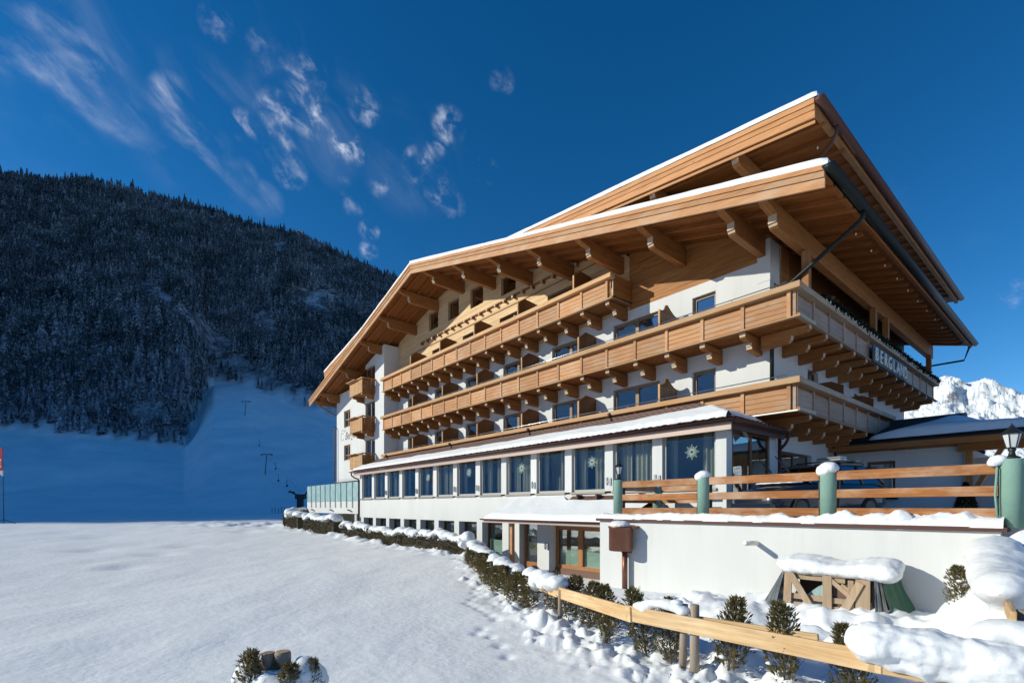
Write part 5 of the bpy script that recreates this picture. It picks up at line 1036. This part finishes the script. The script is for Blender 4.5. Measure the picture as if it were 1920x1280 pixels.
# ------------------------------------------------------------------ foreground garden fence
GF = root('garden_fence', (-4, 8, 0), 'rustic garden fence of pale sawn rails on log posts, half buried in snow', 'fence')
def fpt(i, t): a, b = FENCE[i], FENCE[i + 1]; return (a[0] + (b[0] - a[0]) * t, a[1] + (b[1] - a[1]) * t, FENCE_Z[i] + (FENCE_Z[i + 1] - FENCE_Z[i]) * t)
def fpx(px, off=0.0):         # point of the fence line on a bearing, pushed `off` away from the field
    g = (px - 960) / F_PX; best = None
    for i in range(len(FENCE) - 1):
        for t in np.linspace(0, 1, 60):
            x, y, z = fpt(i, t); la, fo = x * RT[0] + y * RT[1], x * FW[0] + y * FW[1]; e = abs(la / fo - g)
            if best is None or e < best[0]: a, b = np.array(FENCE[i]), np.array(FENCE[i + 1]); d = (b - a) / np.linalg.norm(b - a); nn = np.array([-d[1], d[0]]); nn = nn if nn @ FW > 0 or nn @ RT > .2 else -nn; best = (e, x + nn[0] * off, y + nn[1] * off, z)
    return best[1:]
def rail_obj(a, b, par, h=.215, th=.05, nm='rail', m=LU):
    a, b = Vector(a), Vector(b); d = b - a; o = mk(nm, MB().box(-.06, d.length + .06, -th / 2, th / 2, -h / 2, h / 2), m, par, bevel=.01); o.location = a; o.rotation_euler = (0, -math.atan2(d.z, math.hypot(d.x, d.y)), math.atan2(d.y, d.x)); return o
for i in range(len(FENCE) - 1): rail_obj((*FENCE[i], FENCE_Z[i]), (*FENCE[i + 1], FENCE_Z[i + 1] + .015 * (i % 2)), GF)
def off2(p, d): return (p[0] + FW[0] * d, p[1] + FW[1] * d)
a = fpx(1330); b = fpx(1545); rail_obj((*off2(a, .22), .70), (*off2(b, .22), .72), GF, .16)     # the rail on the far side of the posts
def post(x, y, zt, r_, lx=0, ly=0): return mk('post', MB().tube([(x - lx, y - ly, -.3), (x - lx * .4, y - ly * .4, .4), (x, y, zt - .01), (x, y, zt)], [r_ * 1.05, r_, r_ * .95, r_ * .88], 12), GW, GF, True)
p = fpx(1294); q = fpx(1294, .10); post(q[0], q[1], .93, .062, -.01, .02); q2 = fpx(1276, .11); post(q2[0], q2[1], .92, .05, .03, .02)
for px in (985, 1050, 918): p = fpx(px); q = off2(p, -.07); post(q[0], q[1], .62, .04)
p = fpx(1850); post(*off2(p, .1), .9, .06)
def clump(name, pts, vox=.03, amp=.03, freq=5, par=GF): return put(name, blob_mesh(name, pts, vox, amp=amp, freq=freq), par)
def along(i, t0, t1, n, rz, rxy, dz=.12, jit=.04, seed=0):
    rs_ = np.random.RandomState(seed); r_ = []
    for t in np.linspace(t0, t1, n): x, y, z = fpt(i, t); r_.append((x + rs_.randn() * jit, y + rs_.randn() * jit, z + dz + rs_.randn() * jit * .6, rxy * (.85 + .3 * rs_.rand()), rxy * (.85 + .3 * rs_.rand()), rz * (.85 + .3 * rs_.rand())))
    return r_
clump('snow_clump', along(0, .0, .96, 16, .19, .24, .19, .02, 1) + along(0, .0, .90, 12, .14, .17, .06, .02, 2), .028, .05, 5)
clump('snow_clump', along(3, .06, .44, 8, .16, .21, .17, .03, 3) + along(3, .12, .4, 4, .14, .17, .02, .05, 5)); clump('snow_clump', along(3, .78, 1.0, 5, .16, .22, .16, .05, 4) + along(4, 0, .42, 8, .18, .24, .16, .06, 6))
clump('snow_clump', along(4, .74, 1.0, 6, .18, .26, .18, .06, 7) + along(5, 0, .98, 20, .17, .28, .18, .10, 8), .05)
p = fpx(1215); p2 = fpx(1285); clump('snow_clump', [(p[0] + (p2[0] - p[0]) * t + FW[0] * .08, p[1] + (p2[1] - p[1]) * t + FW[1] * .08, .84 + .06 * math.sin(t * 3.1) + zz, .11, .11, .075) for t in np.linspace(-.2, 1.02, 8) for zz in (0,)] + [(p[0] + FW[0] * .1, p[1] + FW[1] * .1, .78, .15, .12, .09)], .025, .02)
p = fpx(1285); clump('snow_clump', [(q[0] - RT[0] * .06, q[1] - RT[1] * .06, .95, .07, .07, .035)] if False else [(p[0] + FW[0] * .12 - RT[0] * .05, p[1] + FW[1] * .12 - RT[1] * .05, .945, .10, .09, .04)], .02, .01)
# the side fence that runs back to the wall, buried under a thick roll of snow
SF = root('side_fence', (-.9, 8.8, .3), 'short log fence under a thick roll of snow at the end of the retaining wall', 'fence')
S0, S1 = (-.62, 7.2), (-1.1, 10.3)
for z_ in (.62, .98): rail_obj((*S0, z_ + .08), (*S1, z_ + .2), SF, .16, .05)
for t in (.05, .55, .9): x, y = S0[0] + (S1[0] - S0[0]) * t, S0[1] + (S1[1] - S0[1]) * t; mk('post', MB().tube([(x + .1, y, -.2), (x + .1, y, 1.12 + .15 * t)], .07, 12), GW, SF, True)
roll = [(S0[0] + (S1[0] - S0[0]) * t, S0[1] + (S1[1] - S0[1]) * t, 1.10 + .42 * t + .05 * math.sin(t * 9), .28 + .08 * t, .62, .20 + .08 * t) for t in np.linspace(.30, .92, 14)] + [(S0[0] - .12, S0[1] + .8 + .2 * i, .85 + .08 * i, .16, .2, .24) for i in range(8)]
put('snow_roll', blob_mesh('snow_roll', roll, .04, amp=.04, freq=2.5, smooth=45), SF); put('snow_roll', blob_mesh('snow_roll', [(S0[0] + .18 * math.cos(a), S0[1] - .05, .80 + .14 * math.sin(a), .19, .24, .13) for a in np.linspace(.2, 3.0, 7)] + [(S0[0] - .25, S0[1], .62, .12, .2, .2)], .035, amp=.02, freq=3), SF)
# thuja shrubs along the fence
row = 'young thujas along the garden fence'
for k_, (px, off, h_, wd2) in enumerate([(893, -.25, .62, 2.0), (899, -.3, .62, 2.0), (906, -.25, .66, 1.9), (914, -.3, .66, 1.9), (922, -.3, .68, 1.9), (931, -.28, .68, 1.8), (941, -.3, .70, 1.8), (952, -.3, .72, 1.7), (966, -.28, .74, 1.6), (982, -.25, .76, 1.6), (1002, -.15, .80, 1.5), (1026, .2, .86, 1.4), (1048, .2, .88, 1.4), (1078, .3, .88, 1.2), (1108, .35, .85, 1.2)]):
    x, y, _ = fpx(px, off); shrub(x, y, h_, k_, 'brownish green thuja in the close row along the snowy garden fence', row, wd2)
for k_, (px, off, h_, lb) in enumerate([(1168, .40, 1.02, 'thin sparse thuja with its tip above the fence, nearest the copper downpipe'), (1238, .30, .92, 'bushy thuja left of the paired log fence posts'), (1342, .30, .98, 'full thuja right of the paired log fence posts'), (1455, .30, .98, 'bushy thuja before the crate, its tip above the pale rail'), (1598, .32, .90, 'low thuja beside the end of the thick snow on the rail'), (1125, .10, .50, 'tiny thuja under the rail by the first snow clump')]):
    x, y, _ = fpx(px, off); shrub(x, y, h_, k_ + 2, lb, wid=.95)
shrub(-1.33, 9.75, .80, 3, 'upright green thuja beside the snow-buried side fence', z=.55); shrub(-.35, 7.35, .55, 4, 'thuja tip poking out below the snow-buried side fence', z=.5)
# log post pair at the near edge of the field
x, y = w2(-2.23, 4.8); NP = root('log_posts', (x, y, 0), 'pair of short cut log posts with thuja sprigs in the open snow field', 'post')
mk('post', MB().tube([(x, y, -.2), (x, y, .78), (x, y, .795)], [.075, .075, .066], 14), GW, NP, True); mk('post', MB().tube([(x - RT[0] * .12 + .03, y - RT[1] * .12, -.2), (x - RT[0] * .14, y - RT[1] * .14, .77), (x - RT[0] * .14, y - RT[1] * .14, .782)], [.06, .065, .06], 14), GW, NP, True)
for dx, dz, rr_ in ((0, .796, .066), (-.14, .783, .06)): mk('cut_face', MB().lathe([(rr_, 0), (rr_ * .95, .004)], (x + RT[0] * dx, y + RT[1] * dx, dz), 14), PAL, NP)
put('snow_mound', blob_mesh('snow_mound', [(x, y, .38, .44, .42, .30), (x + RT[0] * .22, y + RT[1] * .22, .50, .20, .22, .24), (x - RT[0] * .32, y - RT[1] * .32, .54, .16, .16, .18), (x + FW[0] * .2, y + FW[1] * .2, .40, .3, .2, .22), (x + RT[0] * .36, y + RT[1] * .36, .1, .3, .3, .22)], .03, amp=.04), NP)
for k_, (dx, dz, s_) in enumerate(((-.25, .22, .62), (.10, .16, .62), (.28, .24, .50), (-.12, .12, .60))):
    for nm, me in (('sprig', THM[k_]), ('twig', STM[k_ % 2])): o = put(nm, me, NP, (x + RT[0] * dx - FW[0] * .12, y + RT[1] * dx - FW[1] * .12, dz), (.25 * (k_ % 2), .1, k_)); o.scale = (s_ * 1.0, s_ * 1.0, s_)
# ------------------------------------------------------------------ clipped hedges below the conservatory and terrace
def hedge(path, h_, w_, label, seed, n_per=420, roll_r=.24):
    L = sum(math.dist(a, b) for a, b in zip(path[:-1], path[1:])); rs_ = np.random.RandomState(seed); cx, cy = path[len(path) // 2]
    H = root('hedge', (cx, cy, gz(cx, cy)), label, 'hedge')
    seg = [math.dist(a, b) for a, b in zip(path[:-1], path[1:])]; cum = np.cumsum([0] + seg)
    def at(s):
        i = min(len(seg) - 1, int(np.searchsorted(cum, s) - 1)); i = max(i, 0); t = (s - cum[i]) / seg[i]; a, b = np.array(path[i]), np.array(path[i + 1]); d = (b - a) / seg[i]; return a + (b - a) * t, d
    base = {}
    def fn(q):
        s = q.rand() * L; c, d = at(s); nn = np.array([-d[1], d[0]]); kk = round(s, 0)
        if kk not in base: base[kk] = gz(c[0], c[1]) - .05
        if q.rand() < .75: sd = 1 if q.rand() < .5 else -1; o = sd * w_ / 2 * (.8 + .25 * q.rand()); z_ = base[kk] + h_ * q.rand()
        else: o = (q.rand() - .5) * w_; z_ = base[kk] + h_ * (.9 + .15 * q.rand()); sd = 0
        p_ = c + nn * o; return np.array([p_[0], p_[1], z_]), np.array([nn[0] * sd, nn[1] * sd, .4])
    put('foliage', tri_mesh('foliage', *sprays(int(L * n_per), fn, .10, .024, rs_), HDG), H)
    mb = MB()
    for (a, b) in zip(path[:-1], path[1:]): za = gz(*a) - .2; zb = gz(*b) - .2; mb.beam((*a, za + h_ / 2), (*b, zb + h_ / 2), w_ * .62, h_ * 1.05)
    mk('twig_core', mb, CORE, H)
    el = []
    for s in np.arange(.05, L, .13): c, d = at(s); z_ = gz(c[0], c[1]) + h_; el.append((c[0] + rs_.randn() * .03, c[1] + rs_.randn() * .04, z_ + .03 + rs_.randn() * .03, .24 + .10 * rs_.rand(), w_ / 2 + .06 * rs_.rand(), roll_r * (.55 + .35 * rs_.rand() + .25 * math.sin(s * 2.3) ** 2)))
    put('snow_roll', blob_mesh('snow_roll', el, .06, amp=.07, freq=2.2, seed=seed), H); return H
hedge(HEDGE, .62, .55, 'long low clipped hedge with a lumpy snow top below the conservatory', 1); hedge(HEDGE2, .95, .8, 'taller clipped hedge block under smooth snow before the terrace columns', 2, 600, .26); hedge(HEDGE3, .95, .8, 'clipped hedge curving round the end of the glass terrace', 3, 600, .26)
# ------------------------------------------------------------------ ski lift, banner, hut on the ridge
def hit(px, py, r0=118., r1=900.):
    u_ = float(tab([px])[0]); rr_ = np.linspace(r0, r1, 3000); z_, _ = hill(np.full_like(rr_, u_), rr_); fo = rr_ * math.cos(R(u_)); yy = 950 - (z_ - EYE) / fo * F_PX; i = int(np.argmin(np.abs(yy - py))); f_ = fo[i]; x, y = w2((px - 960) / F_PX * f_, f_); return x, y, float(z_[i]), f_
tops = []
for px, py, hp, lb in ((459, 778, 26, 'upper dark drag lift pylon on the shaded ski slope'), (497, 887, 36, 'lower leaning drag lift pylon on the shaded ski slope')):
    x, y, z_, f_ = hit(px, py); hgt = hp / F_PX * f_; pr_ = root('lift_pylon', (x, y, z_), lb, 'pylon', None, TH, True)
    mk('mast', MB().tube([(0, 0, -.5), (.10 * hgt * .9, 0, hgt)], [.026 * hgt, .018 * hgt], 8), LIFT, pr_); mk('crossarm', MB().box(-.22 * hgt, .38 * hgt, -.1, .1, hgt * .97, hgt * 1.01), LIFT, pr_)
    for s in (-.19, .35): mk('wheel', MB().box(s * hgt - .05 * hgt, s * hgt + .05 * hgt, -.3, .3, hgt * .92, hgt * .95), LIFT, pr_)
    tops.append((x, y, z_ + hgt))
x, y, z_, f_ = hit(563, 944); f_ = 105; x, y = w2((563 - 960) / F_PX * f_, f_); zb = 1.0
LS = root('lift_station', (x, y, zb), 'dark drag lift drive station beside the glass terrace', 'lift station', None, TH, True); LS.scale = (.72, .72, .85)
mk('mast', MB().box(-.8, .8, -.6, .6, -1, 3.4), DKM, LS); mk('head', MB().box(-1.3, 1.5, -.7, .7, 3.4, 4.6), DKM, LS); mk('arm', MB().beam((-3.2, 0, 5.4), (-1.0, 0, 4.4), .5, .35).beam((3.2, 0, 5.6), (1.2, 0, 4.4), .5, .35), DKM, LS); mk('wheel', MB().tube([(-2.6, 0, 5.0), (-2.6, 0, 5.3)], .9, 14).tube([(2.6, 0, 5.0), (2.6, 0, 5.3)], .9, 14), DKM, LS)
cab_ = mk('lift_cable', MB().tube([(x, y, zb + 4.5), tops[1], tops[0], hit(440, 728)[:2] + (hit(440, 728)[2] + 8,)], .02, 5), DKM); tag(cab_, 'thin dark drag lift cable running up the ski slope', 'cable')
for px, py in ((522, 905), (538, 915), (517, 882), (486, 838)):
    x2, y2, z2, f2 = hit(px, py); l = root('drag_bar', (x2, y2, z2 + .5), 'small dark drag bar hanging from the lift cable', 'drag bar', 'drag bars on the lift cable', TH, True); mk('rod', MB().tube([(0, 0, 0), (0, 0, 14 / F_PX * f2)], .07, 5), LIFT, l); mk('grip', MB().box(-.25, .25, -.15, .15, 0, .7), LIFT, l)
for i, px in enumerate((510, 516, 522, 528, 534, 547, 556)): f2 = 112 - i; x2, y2 = w2((px - 960) / F_PX * f2, f2); tag(mk('fence_stake', MB().tube([(x2, y2, .3), (x2, y2, 2.0 + (1.2 if px == 540 else .25 * (i % 2)))], .07, 6), DKM), 'thin dark stake in the row beside the lift station', 'stake', 'stakes beside the lift station')
f_ = 42; x, y = w2((7 - 960) / F_PX * f_, f_); z_ = gz(x, y)
BN = root('banner', (x, y, z_), 'red advertising banner on a tall pole with a tripod foot', 'banner', None, TH, True); hb = (980 - 838) / F_PX * f_
mk('pole', MB().tube([(0, 0, .1), (-.05, 0, hb * .6), (-.10, 0, hb)], [.03, .025, .015], 6), DKM, BN)
for k_ in range(3): a = 2.1 * k_ + .3; mk('foot', MB().tube([(0, 0, .35), (.8 * math.cos(a), .8 * math.sin(a), 0)], .025, 5), DKM, BN)
mk('flag', MB().prism([(-1.3, hb * 1.02), (-.10, hb * .99), (-.04, hb * .70), (-.9, hb * .68)], 1, -.01, .01), RED, BN); mk('flag_hem', MB().prism([(-.5, hb * .69), (-.04, hb * .70), (-.03, hb * .62), (-.2, hb * .63)], 1, -.011, .011), LET, BN)
mk('flag_print', MB().box(-.55, -.25, -.016, -.012, hb * .78, hb * .80).box(-.5, -.2, -.016, -.012, hb * .82, hb * .85).box(-.35, -.2, -.016, -.012, hb * .74, hb * .765), LET, BN)
u_ = float(tab([561])[0]); rr_ = float(np.interp(u_, *SKY_R)); z_ = float(hill(np.array([u_]), np.array([rr_ - 1]))[0][0]); f_ = rr_ * math.cos(R(u_)); x, y = w2((561 - 960) / F_PX * f_, f_)
HU = root('summit_hut', (x, y, z_), 'tiny snow-roofed hut on the forested ridge line', 'hut', None, TH, True); mk('wall', MB().box(-4, 4, -3, 3, -2, 7), WG, HU); mk('roof', MB().prism([(-6, 7), (0, 9.5), (6, 7), (6, 7.6), (0, 10.4), (-6, 7.6)], 1, -4.5, 4.5), SNR, HU)
for s in (-3, 0, 3): mk('window', MB().box(s - .6, s + .6, -3.05, -3, 2, 6), BLK, HU)
for o in bpy.data.objects:
    if '_local' in o: del o['_local']
